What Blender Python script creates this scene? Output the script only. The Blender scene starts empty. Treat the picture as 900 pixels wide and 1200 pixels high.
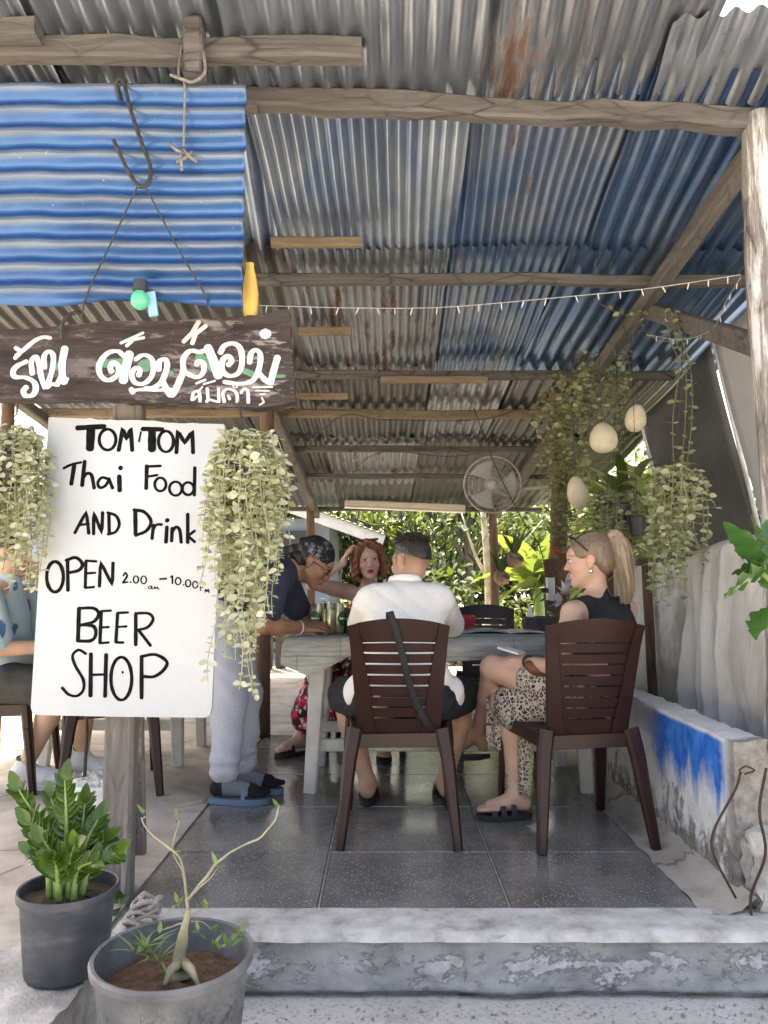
import bpy, math, random
import numpy as np
from mathutils import Vector, Matrix, Quaternion
R = math.radians
random.seed(7); rng = np.random.default_rng(7)
S = bpy.context.scene
COL = S.collection

# ------------------------------------------------------------------ camera, sky, sun, exposure
EYE = Vector((0, 0, 1.0)); PITCH = R(5.5); F = 900.0       # f in pixels of the 900x1200 photograph
cd = bpy.data.cameras.new('camera'); cam = bpy.data.objects.new('camera', cd); COL.objects.link(cam)
cam.location = EYE; cam.rotation_euler = (R(90) + PITCH, 0, 0)
cd.sensor_fit = 'VERTICAL'; cd.sensor_height = 36; cd.lens = 36 * F / 1200
cd.clip_start = .05; cd.clip_end = 2000
S.camera = cam
SUN_EL, SUN_AZ = R(64), R(-26)          # azimuth measured from +Y towards +X: the sun stands behind the shelter
w = bpy.data.worlds.new('World'); S.world = w; w.use_nodes = True
nt = w.node_tree; bg = nt.nodes['Background']
sk = nt.nodes.new('ShaderNodeTexSky'); sk.sky_type = 'NISHITA'; sk.sun_disc = False
sk.sun_elevation = SUN_EL; sk.sun_rotation = SUN_AZ; sk.air_density = .8; sk.dust_density = 6.0; sk.ozone_density = .6
nt.links.new(sk.outputs[0], bg.inputs[0]); bg.inputs[1].default_value = .15
sd = bpy.data.lights.new('sun', 'SUN'); sun = bpy.data.objects.new('sun', sd); COL.objects.link(sun)
sd.energy = 5.0; sd.angle = R(.6); sd.color = (1, .95, .86)
dsun = Vector((math.sin(SUN_AZ) * math.cos(SUN_EL), math.cos(SUN_AZ) * math.cos(SUN_EL), math.sin(SUN_EL)))
sun.rotation_euler = dsun.to_track_quat('Z', 'Y').to_euler(); sun.location = dsun * 30
S.view_settings.view_transform = 'Standard'; S.view_settings.look = 'None'
S.view_settings.exposure = 2.55; S.view_settings.gamma = 1
S.view_settings.use_white_balance = True; S.view_settings.white_balance_temperature = 7650; S.view_settings.white_balance_tint = 10
S.render.engine = 'CYCLES'
S.cycles.use_denoising = True; S.cycles.max_bounces = 8; S.cycles.diffuse_bounces = 5; S.cycles.glossy_bounces = 4
S.cycles.transparent_max_bounces = 8; S.cycles.caustics_reflective = False; S.cycles.caustics_refractive = False
S.cycles.sample_clamp_indirect = 6

# ------------------------------------------------------------------ pixels -> places (a pixel gives a direction, the plane gives the distance)
def ray(px, py):
    u = (px - 450) / F; v = (600 - py) / F
    return Vector((u, math.cos(PITCH) - v * math.sin(PITCH), math.sin(PITCH) + v * math.cos(PITCH)))
def at(px, py, Y):
    d = ray(px, py); return EYE + d * (Y / d.y)
def on_z(px, py, z=0.0):
    d = ray(px, py); return EYE + d * ((z - 1.0) / d.z)
V = Vector

# ------------------------------------------------------------------ objects
def tag(o, label=None, cat=None, group=None, kind=None):
    if label: o['label'] = label
    if cat: o['category'] = cat
    if group: o['group'] = group
    if kind: o['kind'] = kind
    return o
def thing(name, label, cat, loc=(0, 0, 0), rz=0, group=None):
    o = bpy.data.objects.new(name, None); COL.objects.link(o)
    o.location = loc; o.rotation_euler = (0, 0, rz); o.empty_display_size = .1
    return tag(o, label, cat, group)
def wl(o):
    p = V((0, 0, 0))
    while o is not None: p = p + o.location; o = o.parent
    return p
def link(name, me, mat=None, parent=None, local=False):
    o = bpy.data.objects.new(name, me); COL.objects.link(o)
    if mat is not None and len(me.materials) == 0:
        for m in (mat if isinstance(mat, (list, tuple)) else [mat]): me.materials.append(m)
    if parent is not None:
        o.parent = parent
        if not local: o.location = -wl(parent)
    return o
def copy_tree(o, parent=None):
    c = o.copy(); COL.objects.link(c); c.parent = parent
    for ch in list(o.children): copy_tree(ch, c)
    return c
def struct(o): o['kind'] = 'structure'; return o

class MB:
    """collects vertices and faces; build() links them as one mesh object"""
    def __init__(s): s.v = []; s.f = []; s.m = []; s.cur = 0
    def add(s, vs, fs):
        n = len(s.v); s.v += [tuple(p) for p in vs]; s.f += [tuple(i + n for i in f) for f in fs]; s.m += [s.cur] * len(fs); return s
    def hexa(s, p):      # 8 corners: bottom 0..3, top 4..7
        return s.add(p, [(3, 2, 1, 0), (4, 5, 6, 7), (0, 1, 5, 4), (1, 2, 6, 5), (2, 3, 7, 6), (3, 0, 4, 7)])
    def box(s, a, b):
        (x0, y0, z0), (x1, y1, z1) = a, b
        return s.hexa([(x0, y0, z0), (x1, y0, z0), (x1, y1, z0), (x0, y1, z0), (x0, y0, z1), (x1, y0, z1), (x1, y1, z1), (x0, y1, z1)])
    def bar(s, a, b, w, h, up=(0, 0, 1), w2=None, h2=None, seg=1, jit=0, bev=.18):
        """squared timber from a to b: octagonal section with small bevels, optional waviness"""
        a, b = V(a), V(b); d = (b - a).normalized(); x = d.cross(V(up))
        x = x.normalized() if x.length > 1e-5 else d.orthogonal().normalized()
        y = x.cross(d); w2 = w if w2 is None else w2; h2 = h if h2 is None else h2
        vs = []; fs = []
        for i in range(seg + 1):
            t = i / seg; c = a.lerp(b, t) + (x * random.uniform(-jit, jit) + y * random.uniform(-jit, jit)) * (1 if 0 < i < seg else .3)
            ww = (w + (w2 - w) * t) / 2 * (1 + random.uniform(-1, 1) * min(.12, jit * 12)); hh = (h + (h2 - h) * t) / 2 * (1 + random.uniform(-1, 1) * min(.12, jit * 12)); k = 1 - 2 * bev * min(ww, hh) / ww; l = 1 - 2 * bev * min(ww, hh) / hh
            for (p, q) in ((-k, -1), (k, -1), (1, -l), (1, l), (k, 1), (-k, 1), (-1, l), (-1, -l)): vs.append(c + x * ww * p + y * hh * q)
        for i in range(seg):
            for j in range(8): k = (j + 1) % 8; fs.append((i * 8 + j, i * 8 + k, i * 8 + 8 + k, i * 8 + 8 + j))
        fs.append(tuple(range(7, -1, -1))); fs.append(tuple(seg * 8 + j for j in range(8)))
        return s.add(vs, fs)
    def tube(s, pts, r, n=8, cap=True, flat=None):
        pts = [V(p) for p in pts]; N = len(pts)
        rs = r if isinstance(r, (list, tuple)) else [r] * N
        t0 = (pts[1] - pts[0]).normalized(); x = t0.orthogonal().normalized(); vs = []; fs = []
        for i, p in enumerate(pts):
            t = (pts[min(i + 1, N - 1)] - pts[max(i - 1, 0)])
            t = t.normalized() if t.length > 1e-9 else t0
            x = x - t * x.dot(t); x = x.normalized() if x.length > 1e-6 else t.orthogonal().normalized(); y = t.cross(x)
            for j in range(n):
                a = 2 * math.pi * j / n; vs.append(p + (x * math.cos(a) + y * math.sin(a)) * rs[i])
        for i in range(N - 1):
            for j in range(n): k = (j + 1) % n; fs.append((i * n + j, i * n + k, i * n + n + k, i * n + n + j))
        if cap: fs.append(tuple(range(n - 1, -1, -1))); fs.append(tuple((N - 1) * n + j for j in range(n)))
        return s.add(vs, fs)
    def lathe(s, prof, n=32, c=(0, 0, 0), axis=None, close=False):
        c = V(c); q = Quaternion() if axis is None else V(axis).to_track_quat('Z', 'Y'); vs = []; fs = []
        for (r, z) in prof:
            for j in range(n): a = 2 * math.pi * j / n; vs.append(c + q @ V((r * math.cos(a), r * math.sin(a), z)))
        m = len(prof); rng_ = range(m) if close else range(m - 1)
        for i in rng_:
            i2 = (i + 1) % m
            for j in range(n): k = (j + 1) % n; fs.append((i * n + j, i * n + k, i2 * n + k, i2 * n + j))
        return s.add(vs, fs)
    def grid(s, fn, nu, nv, wrap=False):
        vs = [fn(i / nu, j / nv) for j in range(nv + 1) for i in range(nu + 1)]
        fs = [(j * (nu + 1) + i, j * (nu + 1) + i + 1, (j + 1) * (nu + 1) + i + 1, (j + 1) * (nu + 1) + i) for j in range(nv) for i in range(nu)]
        return s.add(vs, fs)
    def shell(s, fn, nu, nv, off):
        """a sheet with thickness: fn(u,v) and off(u,v) for the second face"""
        A = [V(fn(i / nu, j / nv)) for j in range(nv + 1) for i in range(nu + 1)]
        B = [V(off(i / nu, j / nv)) for j in range(nv + 1) for i in range(nu + 1)]
        n = len(A); k = lambda i, j: j * (nu + 1) + i; fs = []
        for j in range(nv):
            for i in range(nu):
                q = (k(i, j), k(i + 1, j), k(i + 1, j + 1), k(i, j + 1)); fs.append(q); fs.append(tuple(n + t for t in reversed(q)))
        for i in range(nu): fs.append((k(i + 1, 0), k(i, 0), n + k(i, 0), n + k(i + 1, 0))); fs.append((k(i, nv), k(i + 1, nv), n + k(i + 1, nv), n + k(i, nv)))
        for j in range(nv): fs.append((k(0, j), k(0, j + 1), n + k(0, j + 1), n + k(0, j))); fs.append((k(nu, j + 1), k(nu, j), n + k(nu, j), n + k(nu, j + 1)))
        return s.add(A + B, fs)
    def mesh(s, name, smooth=None):
        me = bpy.data.meshes.new(name); me.from_pydata([tuple(p) for p in s.v], [], s.f)
        if any(s.m): me.polygons.foreach_set('material_index', s.m)
        if smooth:
            me.polygons.foreach_set('use_smooth', [True] * len(s.f))
            if smooth is not True: me.set_sharp_from_angle(angle=R(smooth))
        me.update(); return me
    def build(s, name, mat=None, parent=None, smooth=35, local=False): return link(name, s.mesh(name, smooth), mat, parent, local)

def cat(pts, n=8):
    """smooth curve through points"""
    P = [V(p) for p in pts]; P = [P[0] * 2 - P[1]] + P + [P[-1] * 2 - P[-2]]; out = []
    for i in range(1, len(P) - 2):
        for k in range(n):
            t = k / n; a, b, c, d = P[i - 1:i + 3]
            out.append(.5 * ((2 * b) + (c - a) * t + (2 * a - 5 * b + 4 * c - d) * t * t + (3 * b - a - 3 * c + d) * t ** 3))
    return out + [P[-2]]

# ------------------------------------------------------------------ materials
class NT:
    def __init__(s, name):
        s.mat = bpy.data.materials.new(name); s.mat.use_nodes = True; s.t = s.mat.node_tree
        s.p = s.t.nodes['Principled BSDF']; s.out = s.t.nodes['Material Output']
    def n(s, ty, **kw):
        o = s.t.nodes.new('ShaderNode' + ty)
        for k, v in kw.items():
            if k.startswith('i_'):
                key = k[2:]; key = int(key) if key.isdigit() else key.replace('_', ' ')
                o.inputs[key].default_value = v
            else: setattr(o, k, v)
        return o
    def l(s, a, b): s.t.links.new(a, b)
    def co(s, kind='Object', scale=None, rot=None, loc=None):
        c = s.n('TexCoord').outputs[kind]
        if scale is None and rot is None and loc is None: return c
        m = s.n('Mapping')
        if scale is not None: m.inputs['Scale'].default_value = scale
        if rot is not None: m.inputs['Rotation'].default_value = rot
        if loc is not None: m.inputs['Location'].default_value = loc
        s.l(c, m.inputs[0]); return m.outputs[0]
    def noise(s, co, scale, detail=6, rough=.6, dist=0):
        o = s.n('TexNoise'); o.inputs['Scale'].default_value = scale; o.inputs['Detail'].default_value = detail
        o.inputs['Roughness'].default_value = rough; o.inputs['Distortion'].default_value = dist; s.l(co, o.inputs['Vector']); return o.outputs['Fac']
    def ramp(s, fac, stops, interp='LINEAR'):
        o = s.n('ValToRGB'); e = o.color_ramp; e.interpolation = interp
        while len(e.elements) < len(stops): e.elements.new(.5)
        for el, (p, c) in zip(e.elements, stops): el.position = p; el.color = (*c, 1) if not isinstance(c, (int, float)) else (c, c, c, 1)
        s.l(fac, o.inputs[0]); return o.outputs[0]
    def mix(s, fac, a, b, mode='MIX'):
        o = s.n('Mix', data_type='RGBA', blend_type=mode)
        for sock, val in ((o.inputs[0], fac), (o.inputs[6], a), (o.inputs[7], b)):
            if hasattr(val, 'is_linked') or hasattr(val, 'links'): s.l(val, sock)
            elif isinstance(val, (int, float)): sock.default_value = val
            else: sock.default_value = (*val, 1) if len(val) == 3 else val
        return o.outputs[2]
    def math(s, op, a, b=0.0, clamp=False):
        o = s.n('Math', operation=op, use_clamp=clamp)
        for sock, val in ((o.inputs[0], a), (o.inputs[1], b)):
            if isinstance(val, (int, float)): sock.default_value = val
            else: s.l(val, sock)
        return o.outputs[0]
    def sep(s, co):
        o = s.n('SeparateXYZ'); s.l(co, o.inputs[0]); return o.outputs
    def bump(s, h, strength=.3, dist=.01):
        o = s.n('Bump'); o.inputs['Strength'].default_value = strength; o.inputs['Distance'].default_value = dist
        s.l(h, o.inputs['Height']); s.l(o.outputs[0], s.p.inputs['Normal']); return o.outputs[0]
    def set(s, color=None, rough=None, metal=None, spec=None):
        for k, v in (('Base Color', color), ('Roughness', rough), ('Metallic', metal), ('Specular IOR Level', spec)):
            if v is None: continue
            if isinstance(v, (int, float)): s.p.inputs[k].default_value = v
            elif isinstance(v, tuple): s.p.inputs[k].default_value = (*v, 1) if len(v) == 3 else v
            else: s.l(v, s.p.inputs[k])
        return s.mat

def pmat(name, c1, c2=None, scale=8, rough=.7, metal=0, bump=.15, bscale=None, bd=.005, stretch=(1, 1, 1), lo=.35, hi=.65, c3=None, spec=.4, rv=.12):
    t = NT(name); co = t.co('Object', scale=stretch); c2 = c2 or tuple(x * .75 for x in c1)
    f = t.noise(co, scale); stops = [(lo, c1), (hi, c2)] if c3 is None else [(lo, c1), ((lo + hi) / 2, c3), (hi, c2)]
    col = t.ramp(f, stops); g = t.noise(co, bscale or scale * 4, 8, .65)
    if bump: t.bump(g, bump, bd)
    rg = t.ramp(t.noise(co, scale * 2.3), [(.3, max(.03, rough - rv)), (.7, min(1, rough + rv))])
    return t.set(col, rg, metal, spec)

def wood(name, dark, light, axis=0, crack=.5, scale=1.0, rough=.85, paint=None, pamt=.5):
    """weathered timber: grain stretched along one axis, dark checks"""
    t = NT(name); st = [9 * scale, 9 * scale, 9 * scale]; st[axis] *= .09
    co = t.co('Object', scale=tuple(st)); f = t.noise(co, 2.2, 8, .7, 1.2); g = t.noise(co, 7, 6, .6, .4)
    col = t.ramp(f, [(.25, dark), (.5, tuple((a + b) / 2 for a, b in zip(dark, light))), (.75, light)])
    st2 = [16 * scale] * 3; st2[axis] *= .3; v = t.n('TexVoronoi', feature='DISTANCE_TO_EDGE', i_Scale=1.0)
    t.l(t.co('Object', scale=tuple(st2)), v.inputs['Vector'])
    ck = t.ramp(v.outputs[0], [(.0, 0), (.07, 1)]); amt = t.ramp(t.noise(t.co(), 3.5), [(.45, 0), (.62, crack)])
    col = t.mix(t.math('MULTIPLY', amt, t.math('SUBTRACT', 1.0, ck)), col, tuple(x * .3 for x in dark))
    if paint is not None:
        m = t.ramp(t.noise(t.co('Object', scale=tuple(x * .35 for x in st)), 3.2, 10, .75), [(pamt - .04, 0), (pamt + .04, 1)]); col = t.mix(m, col, paint)
    h = t.math('ADD', t.math('MULTIPLY', f, .7), t.math('MULTIPLY', g, .4)); h = t.math('ADD', h, t.math('MULTIPLY', ck, .25))
    t.bump(h, .7, .006); return t.set(col, rough, 0, .25)

def leafmat(name, c1, c2, c3, rough=.45, trans=.35):
    t = NT(name); gi = t.n('NewGeometry'); oi = t.n('ObjectInfo')
    r = t.math('FRACT', t.math('ADD', gi.outputs['Random Per Island'], oi.outputs['Random']))
    col = t.ramp(r, [(.0, c1), (.5, c2), (1, c3)]); col = t.mix(t.ramp(t.noise(t.co(), 14), [(.35, 0), (.7, .5)]), col, c1)
    t.set(col, rough, 0, .45); tr = t.n('BsdfTranslucent'); t.l(t.mix(.22, col, (.30, .42, .05), 'MIX'), tr.inputs[0])
    ms = t.n('MixShader'); ms.inputs[0].default_value = trans; t.l(t.p.outputs[0], ms.inputs[1]); t.l(tr.outputs[0], ms.inputs[2]); t.l(ms.outputs[0], t.out.inputs[0])
    return t.mat

def tin(name, base, blue=0.0, rust=0.0, rough=.38, metal=.78):
    """galvanised sheet: spangle, water marks, patches of old blue paint and rust"""
    t = NT(name); co = t.co('Object', scale=(1, .28, 1)); f = t.noise(co, 5, 8, .65)
    col = t.ramp(f, [(.3, tuple(x * .62 for x in base)), (.7, base)])
    if blue:
        m = t.ramp(t.noise(t.co('Object', scale=(1, .55, 1)), 2.3, 7, .6, .6), [(.62 - blue * .4, 0), (.8 - blue * .4, 1)])
        col = t.mix(t.math('MULTIPLY', m, .72), col, (.05, .13, .30))
    if rust:
        m = t.ramp(t.noise(t.co('Object', scale=(3, .45, 1)), 3.1, 10, .72), [(.66 - rust * .3, 0), (.74 - rust * .3, 1)])
        col = t.mix(m, col, (.085, .045, .03)); rg = t.mix(m, (rough,) * 3, (.9,) * 3)
    else: rg = t.ramp(t.noise(t.co(), 30), [(.3, rough - .08), (.7, rough + .10)])
    t.bump(t.noise(t.co(), 45, 6), .12, .003)
    if rust: mt = t.mix(m, (metal,) * 3, (0, 0, 0))
    else: mt = metal
    return t.set(col, rg, mt, .5)

def vcol(name, rough=.55, spec=.35, sss=0, bump=0, bscale=120, noise_amt=0.0):
    """colour from the mesh attribute Col"""
    t = NT(name); a = t.n('Attribute', attribute_name='Col'); c = a.outputs['Color']
    if noise_amt: c = t.mix(t.ramp(t.noise(t.co(), 38, 5), [(.35, 0), (.65, noise_amt)]), c, t.mix(1.0, c, (.62, .5, .46), 'MULTIPLY'))
    t.set(c, rough, 0, spec)
    if sss: t.p.inputs['Subsurface Weight'].default_value = sss; t.p.inputs['Subsurface Radius'].default_value = (.012, .005, .003); t.p.inputs['Subsurface Scale'].default_value = .6
    if bump: t.bump(t.noise(t.co(), bscale, 4), bump, .002)
    return t.mat
from mathutils import noise as mn
def nz(p, s=1.0, o=0.0): return mn.noise(V(p) * s + V((o, o * 1.7, -o)))
def nzv(p, s=1.0): return mn.noise_vector(V(p) * s)
def lumpy(mb, a, b, step=.04, amp=.006, sc=9, keep=(0, 0, 0)):
    """a subdivided box whose faces wander a little: cast or broken concrete"""
    a, b = V(a), V(b); d = b - a; n = [max(1, int(round(abs(d[i]) / step))) for i in range(3)]
    def D(p): return p + nzv(p, sc) * amp + nzv(p, sc * 3) * amp * .5
    for ax in range(3):
        u, v = (ax + 1) % 3, (ax + 2) % 3
        for side in (0, 1):
            def fn(s, t, ax=ax, u=u, v=v, side=side):
                p = V(a); p[ax] = b[ax] if side else a[ax]
                if not side: s = 1 - s
                p[u] = a[u] + d[u] * s; p[v] = a[v] + d[v] * t; return D(p)
            mb.grid(fn, n[u], n[v])
    return mb

# ---- shared materials
M_beam = wood('grey_timber', (.036, .033, .032), (.135, .125, .118), 0, 1.0)
M_beamy = wood('grey_timber_lengthwise', (.04, .037, .034), (.135, .124, .114), 1, .9)
M_plankw = wood('warm_timber', (.09, .066, .045), (.24, .185, .13), 0, .4)
M_dpost = wood('brown_post_wood', (.055, .032, .022), (.19, .12, .085), 2, .6)
M_gpost = wood('weathered_post_wood', (.085, .077, .07), (.23, .21, .19), 2, .8, paint=(.5, .5, .485), pamt=.54)
M_conc = pmat('concrete', (.42, .39, .35), (.26, .24, .215), 4, .9, bump=.5, bscale=40, c3=(.34, .32, .285))
M_rough = pmat('rough_concrete', (.5, .48, .45), (.28, .27, .25), 11, .95, bump=1.0, bscale=55, bd=.012)

# ---- ground
t = NT('ground_cement'); co = t.co('Object')
c = t.ramp(t.noise(co, .9, 10, .6), [(.3, (.36, .345, .32)), (.55, (.47, .455, .43)), (.75, (.54, .525, .50))])
v = t.n('TexVoronoi', feature='DISTANCE_TO_EDGE', i_Scale=1.1); t.l(t.co('Object'), v.inputs['Vector'])
ck = t.ramp(v.outputs[0], [(0, 1), (.006, 0)]); c = t.mix(t.math('MULTIPLY', ck, t.ramp(t.noise(co, 2.0), [(.5, 0), (.6, .8)])), c, (.06, .055, .05))
c = t.mix(t.ramp(t.noise(co, 90, 3), [(.52, 0), (.66, .6)]), c, (.19, .18, .17)); c = t.mix(t.ramp(t.noise(co, 3.3, 10, .7), [(.52, 0), (.7, .6)]), c, (.22, .21, .195))
t.bump(t.noise(co, 35, 10, .7), .5, .01); M_ground = t.set(c, .92, 0, .2)
struct(MB().grid(lambda u, v: (-150 + 300 * u, -150 + 300 * v, -.185), 60, 60).build('ground', M_ground))
M_soil = pmat('garden_soil', (.14, .11, .07), (.07, .09, .03), 2.2, .95, bump=.8, bscale=18, bd=.04)
struct(MB().grid(lambda u, v: (-26 + 52 * u, 9.75 + 30 * v, -.15 + .12 * nz((u * 20, v * 12, 0))), 60, 40).build('garden_ground', M_soil))

# ---- raised concrete floor
t = NT('floor_concrete'); co = t.co('Object')
c = t.ramp(t.noise(co, 1.8, 10, .62, .5), [(.34, (.19, .168, .14)), (.47, (.35, .315, .27)), (.62, (.46, .425, .37)), (.75, (.53, .495, .44))])
c = t.mix(t.ramp(t.noise(co, 6, 8), [(.5, 0), (.66, .6)]), c, (.24, .215, .185))
v = t.n('TexVoronoi', feature='DISTANCE_TO_EDGE', i_Scale=1.35); t.l(t.mix(.08, t.co('Object'), t.n('TexNoise', i_Scale=5.0).outputs['Color']), v.inputs['Vector'])
c = t.mix(t.math('MULTIPLY', t.ramp(v.outputs[0], [(0, 1), (.014, 0)]), t.ramp(t.noise(co, 1.5), [(.44, 0), (.5, .9)])), c, (.1, .09, .08))
t.bump(t.noise(co, 28, 9, .68), .4, .008); M_floor = t.set(c, t.ramp(t.noise(co, 3), [(.3, .5), (.7, .8)]), 0, .35)
mb = MB(); mb.box((-6, 2.37, -.185), (1.28, 9.72, -.012)); lumpy(mb, (-6, 1.86, -.185), (-.815, 5.2, 0), .09, .006, 5)
mb.box((-6, 5.0, -.1), (-.815, 9.70, -.001)); mb.box((-.815, 5.305, -.1), (1.27, 9.69, -.001))
floor = struct(mb.build('floor_slab', M_floor))
t = NT('step_plaster'); co = t.co('Object'); z = t.sep(co)[2]
c = t.ramp(t.noise(co, 7, 9, .65), [(.3, (.20, .20, .195)), (.5, (.31, .31, .30)), (.72, (.41, .405, .395))])
fl = t.ramp(t.math('ADD', t.noise(t.co('Object', scale=(1, 1, 1.6)), 7.5, 12, .72), t.math('MULTIPLY', t.math('ABSOLUTE', t.math('ADD', z, .085)), -2.2)), [(.44, 0), (.475, 1)])
c = t.mix(fl, c, t.ramp(t.noise(co, 30, 8), [(.3, (.30, .295, .285)), (.7, (.52, .51, .50))])); c = t.mix(t.ramp(t.noise(co, 4.2, 10, .7, 1.5), [(.60, 0), (.64, .8)]), c, (.14, .14, .135))
h = t.math('ADD', t.noise(co, 24, 10, .7), t.math('MULTIPLY', fl, -.5)); t.bump(h, .8, .012); c = t.mix(t.ramp(z, [(-.19 + .19, 1), (.02, 1)]) if False else t.ramp(t.math('ADD', t.math('MULTIPLY', t.math('ADD', z, .19), 14), t.noise(co, 9, 8)), [(.55, .75), (.95, 0)]), c, (.07, .068, .06)); M_step = t.set(c, .9, 0, .25)
def stepf(u, v):
    x = -.78 + 2.1 * u; z = -.19 + .186 * v
    y = 2.335 + .010 * nz((x * 5, z * 9, 3)) + .007 * nz((x * 17, z * 25, 5)) - .016 * max(0, nz((x * 4, z * 16, 9)) - .05) + (.02 if v < .12 else 0) * (1 + nz((x * 6, 0, 1)))
    return (x, y + .0 if v < .97 else y + .004, z)
mb = MB(); mb.grid(stepf, 170, 22); mb.build('step_face', M_step, floor, True)
t = NT('screed'); co = t.co('Object'); c = t.ramp(t.noise(co, 9, 10, .65), [(.32, (.22, .205, .18)), (.46, (.40, .385, .355)), (.62, (.53, .515, .485)), (.75, (.60, .59, .565))])
t.bump(t.noise(co, 40, 8), .5, .006); M_screed = t.set(c, .88, 0, .25)
mb = MB(); mb.grid(lambda u, v: (-.79 + 2.1 * u, 2.332 + .18 * v + ((-.016 + .006 * nz((u * 26, 0, 2))) if v == 0 else (-.011 + .006 * nz((u * 26, 0, 2))) if v < .08 else 0), .0016 + .0025 * nz((u * 18, v * 4, 0)) - (.022 if v == 0 else 0) - (.007 if v > .97 else 0)), 120, 14)
mb.build('cement_lip', M_screed, floor, True)
t = NT('terrazzo'); co = t.co('Object'); oi = t.n('ObjectInfo')
c = t.ramp(t.noise(co, 2.5, 8), [(.3, (.085, .083, .080)), (.7, (.135, .132, .127))])
v = t.n('TexVoronoi', i_Scale=135.0); t.l(co, v.inputs['Vector']); sp = t.math('MULTIPLY', t.ramp(v.outputs['Distance'], [(.22, 1), (.34, 0)]), t.ramp(t.sep(v.outputs['Color'])[0], [(.45, 0), (.7, 1)]))
c = t.mix(sp, c, (.5, .49, .47)); dust = t.ramp(t.noise(co, 3.1, 9, .7), [(.42, .05), (.75, .6)]); c = t.mix(dust, c, (.26, .25, .23))
rg = t.mix(dust, (.13,) * 3, (.42,) * 3); t.bump(t.noise(co, 60, 5), .05, .002); M_terr = t.set(c, rg, 0, .5)
ys = [2.5, 3.01, 3.61, 4.21, 4.81, 5.3]; xs = [-.807, -.205, .395, .985]
for j in range(5):
    for i in range(3):
        mb = MB(); g = .0035; x0, x1, y0, y1 = xs[i] + g, xs[i + 1] - g, ys[j] + g, ys[j + 1] - g
        n = 4; top = [(x0 + .003, y0 + .003), (x1 - .003, y0 + .003), (x1 - .003, y1 - .003), (x0 + .003, y1 - .003)]
        zt = random.uniform(-.0008, .0008)
        mb.hexa([(x0, y0, -.0115), (x1, y0, -.0115), (x1, y1, -.0115), (x0, y1, -.0115)] + [(p[0], p[1], zt) for p in top]); mb.build('floor_tile', M_terr, floor, None)
M_grout = pmat('grout', (.30, .29, .265), (.17, .165, .15), 20, .9, bump=.2)
mb = MB()
for x in xs[1:3]: mb.box((x - .0036, 2.5, -.0116), (x + .0036, 5.3, -.0028))
for y in ys[1:5]: mb.box((xs[0], y - .0034, -.0117), (xs[3], y + .0034, -.0032))
mb.build('grout_line', M_grout, floor, None)
mb = MB(); mb.grid(lambda u, v: (.98 + .16 * u + .012 * nz((u * 3, v * 30, 0)) * (1 - u), 2.45 + 2.9 * v, .0012 + .05 * max(0, (u - .35) / .65) ** 2 + .004 * nz((u * 8, v * 40, 4))), 10, 90)
mb.build('mortar_cove', M_floor, floor, True)

# ---- low side wall with blue spray paint
t = NT('low_wall_paint'); co = t.co('Object'); X, Y, Z = t.sep(co)[0:3]
conc = t.ramp(t.noise(co, 22, 12, .75), [(.3, (.10, .09, .08)), (.5, (.24, .22, .195)), (.7, (.38, .36, .33))])
pt = t.math('ADD', t.noise(t.co('Object', scale=(1, 1, .6)), 11, 12, .75), t.math('MULTIPLY', t.math('SUBTRACT', Z, .2), .9))
col = t.mix(t.ramp(pt, [(.385, 0), (.41, 1)]), conc, t.ramp(t.noise(co, 9, 10, .7), [(.3, (.64, .64, .62)), (.5, (.76, .76, .75)), (.7, (.82, .82, .815))]))
drip = t.math('MULTIPLY', t.noise(t.co('Object', scale=(1, 5.5, .5)), 1.6, 3), .42)
b = t.math('ADD', t.math('SUBTRACT', Z, .36), drip); nearend = t.ramp(Y, [(2.64 / 10, 0), (2.68 / 10, 1)])
yn = t.math('MULTIPLY', Y, .1); nearend = t.ramp(yn, [(.2605, 0), (.264, 1)]); farend = t.ramp(yn, [(.322, 1), (.345, 0)])
bl = t.math('MULTIPLY', t.math('MULTIPLY', t.ramp(t.math('ADD', b, t.math('MULTIPLY', t.noise(co, 14, 4), .09)), [(.13, 0), (.235, 1)]), nearend), farend)
bl = t.math('MULTIPLY', bl, t.ramp(t.sep(co)[2], [(.478, 1), (.492, 0)])); col = t.mix(bl, col, t.ramp(t.noise(co, 16, 5), [(.35, (.012, .10, .52)), (.7, (.05, .27, .72))]))
endf = t.ramp(yn, [(.2575, 1), (.2595, 0)]); col = t.mix(endf, col, conc)
t.bump(t.math('ADD', t.noise(co, 60, 9, .7), t.math('MULTIPLY', t.ramp(pt, [(.40, 0), (.44, 1)]), .5)), 1.0, .012); M_lwall = t.set(col, .85, 0, .25)
lw = thing('low_wall', 'low white wall sprayed blue along its top beside the brown chair', 'wall', (1.19, 2.55, 0))
mb = MB(); lumpy(mb, (1.13, 2.55, -.18), (1.245, 5.6, .5), .022, .009, 11); mb.build('wall_body', M_lwall, lw, True)
mb = MB(); lumpy(mb, (1.15, 2.475, -.18), (1.262, 2.57, .23), .014, .026, 22); mb.build('broken_end', M_rough, lw, True)
M_rust = pmat('rusty_iron', (.028, .018, .014), (.065, .034, .022), 30, .85, bump=.5)
for pts, r in (([at(868, 905, 2.47), at(862, 925, 2.42), at(836, 975, 2.40), at(838, 1005, 2.40), at(862, 1052, 2.50)], .004),
               ([at(898, 900, 2.45), at(890, 950, 2.42), at(897, 1000, 2.42), at(880, 1050, 2.44), at(882, 1085, 2.45)], .0045),
               ([at(866, 903, 2.48), at(874, 898, 2.5), at(884, 903, 2.52), at(873, 907, 2.48)], .003)):
    MB().tube(cat(pts, 6), r, 7).build('reinforcing_bar', M_rust, lw)

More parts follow.
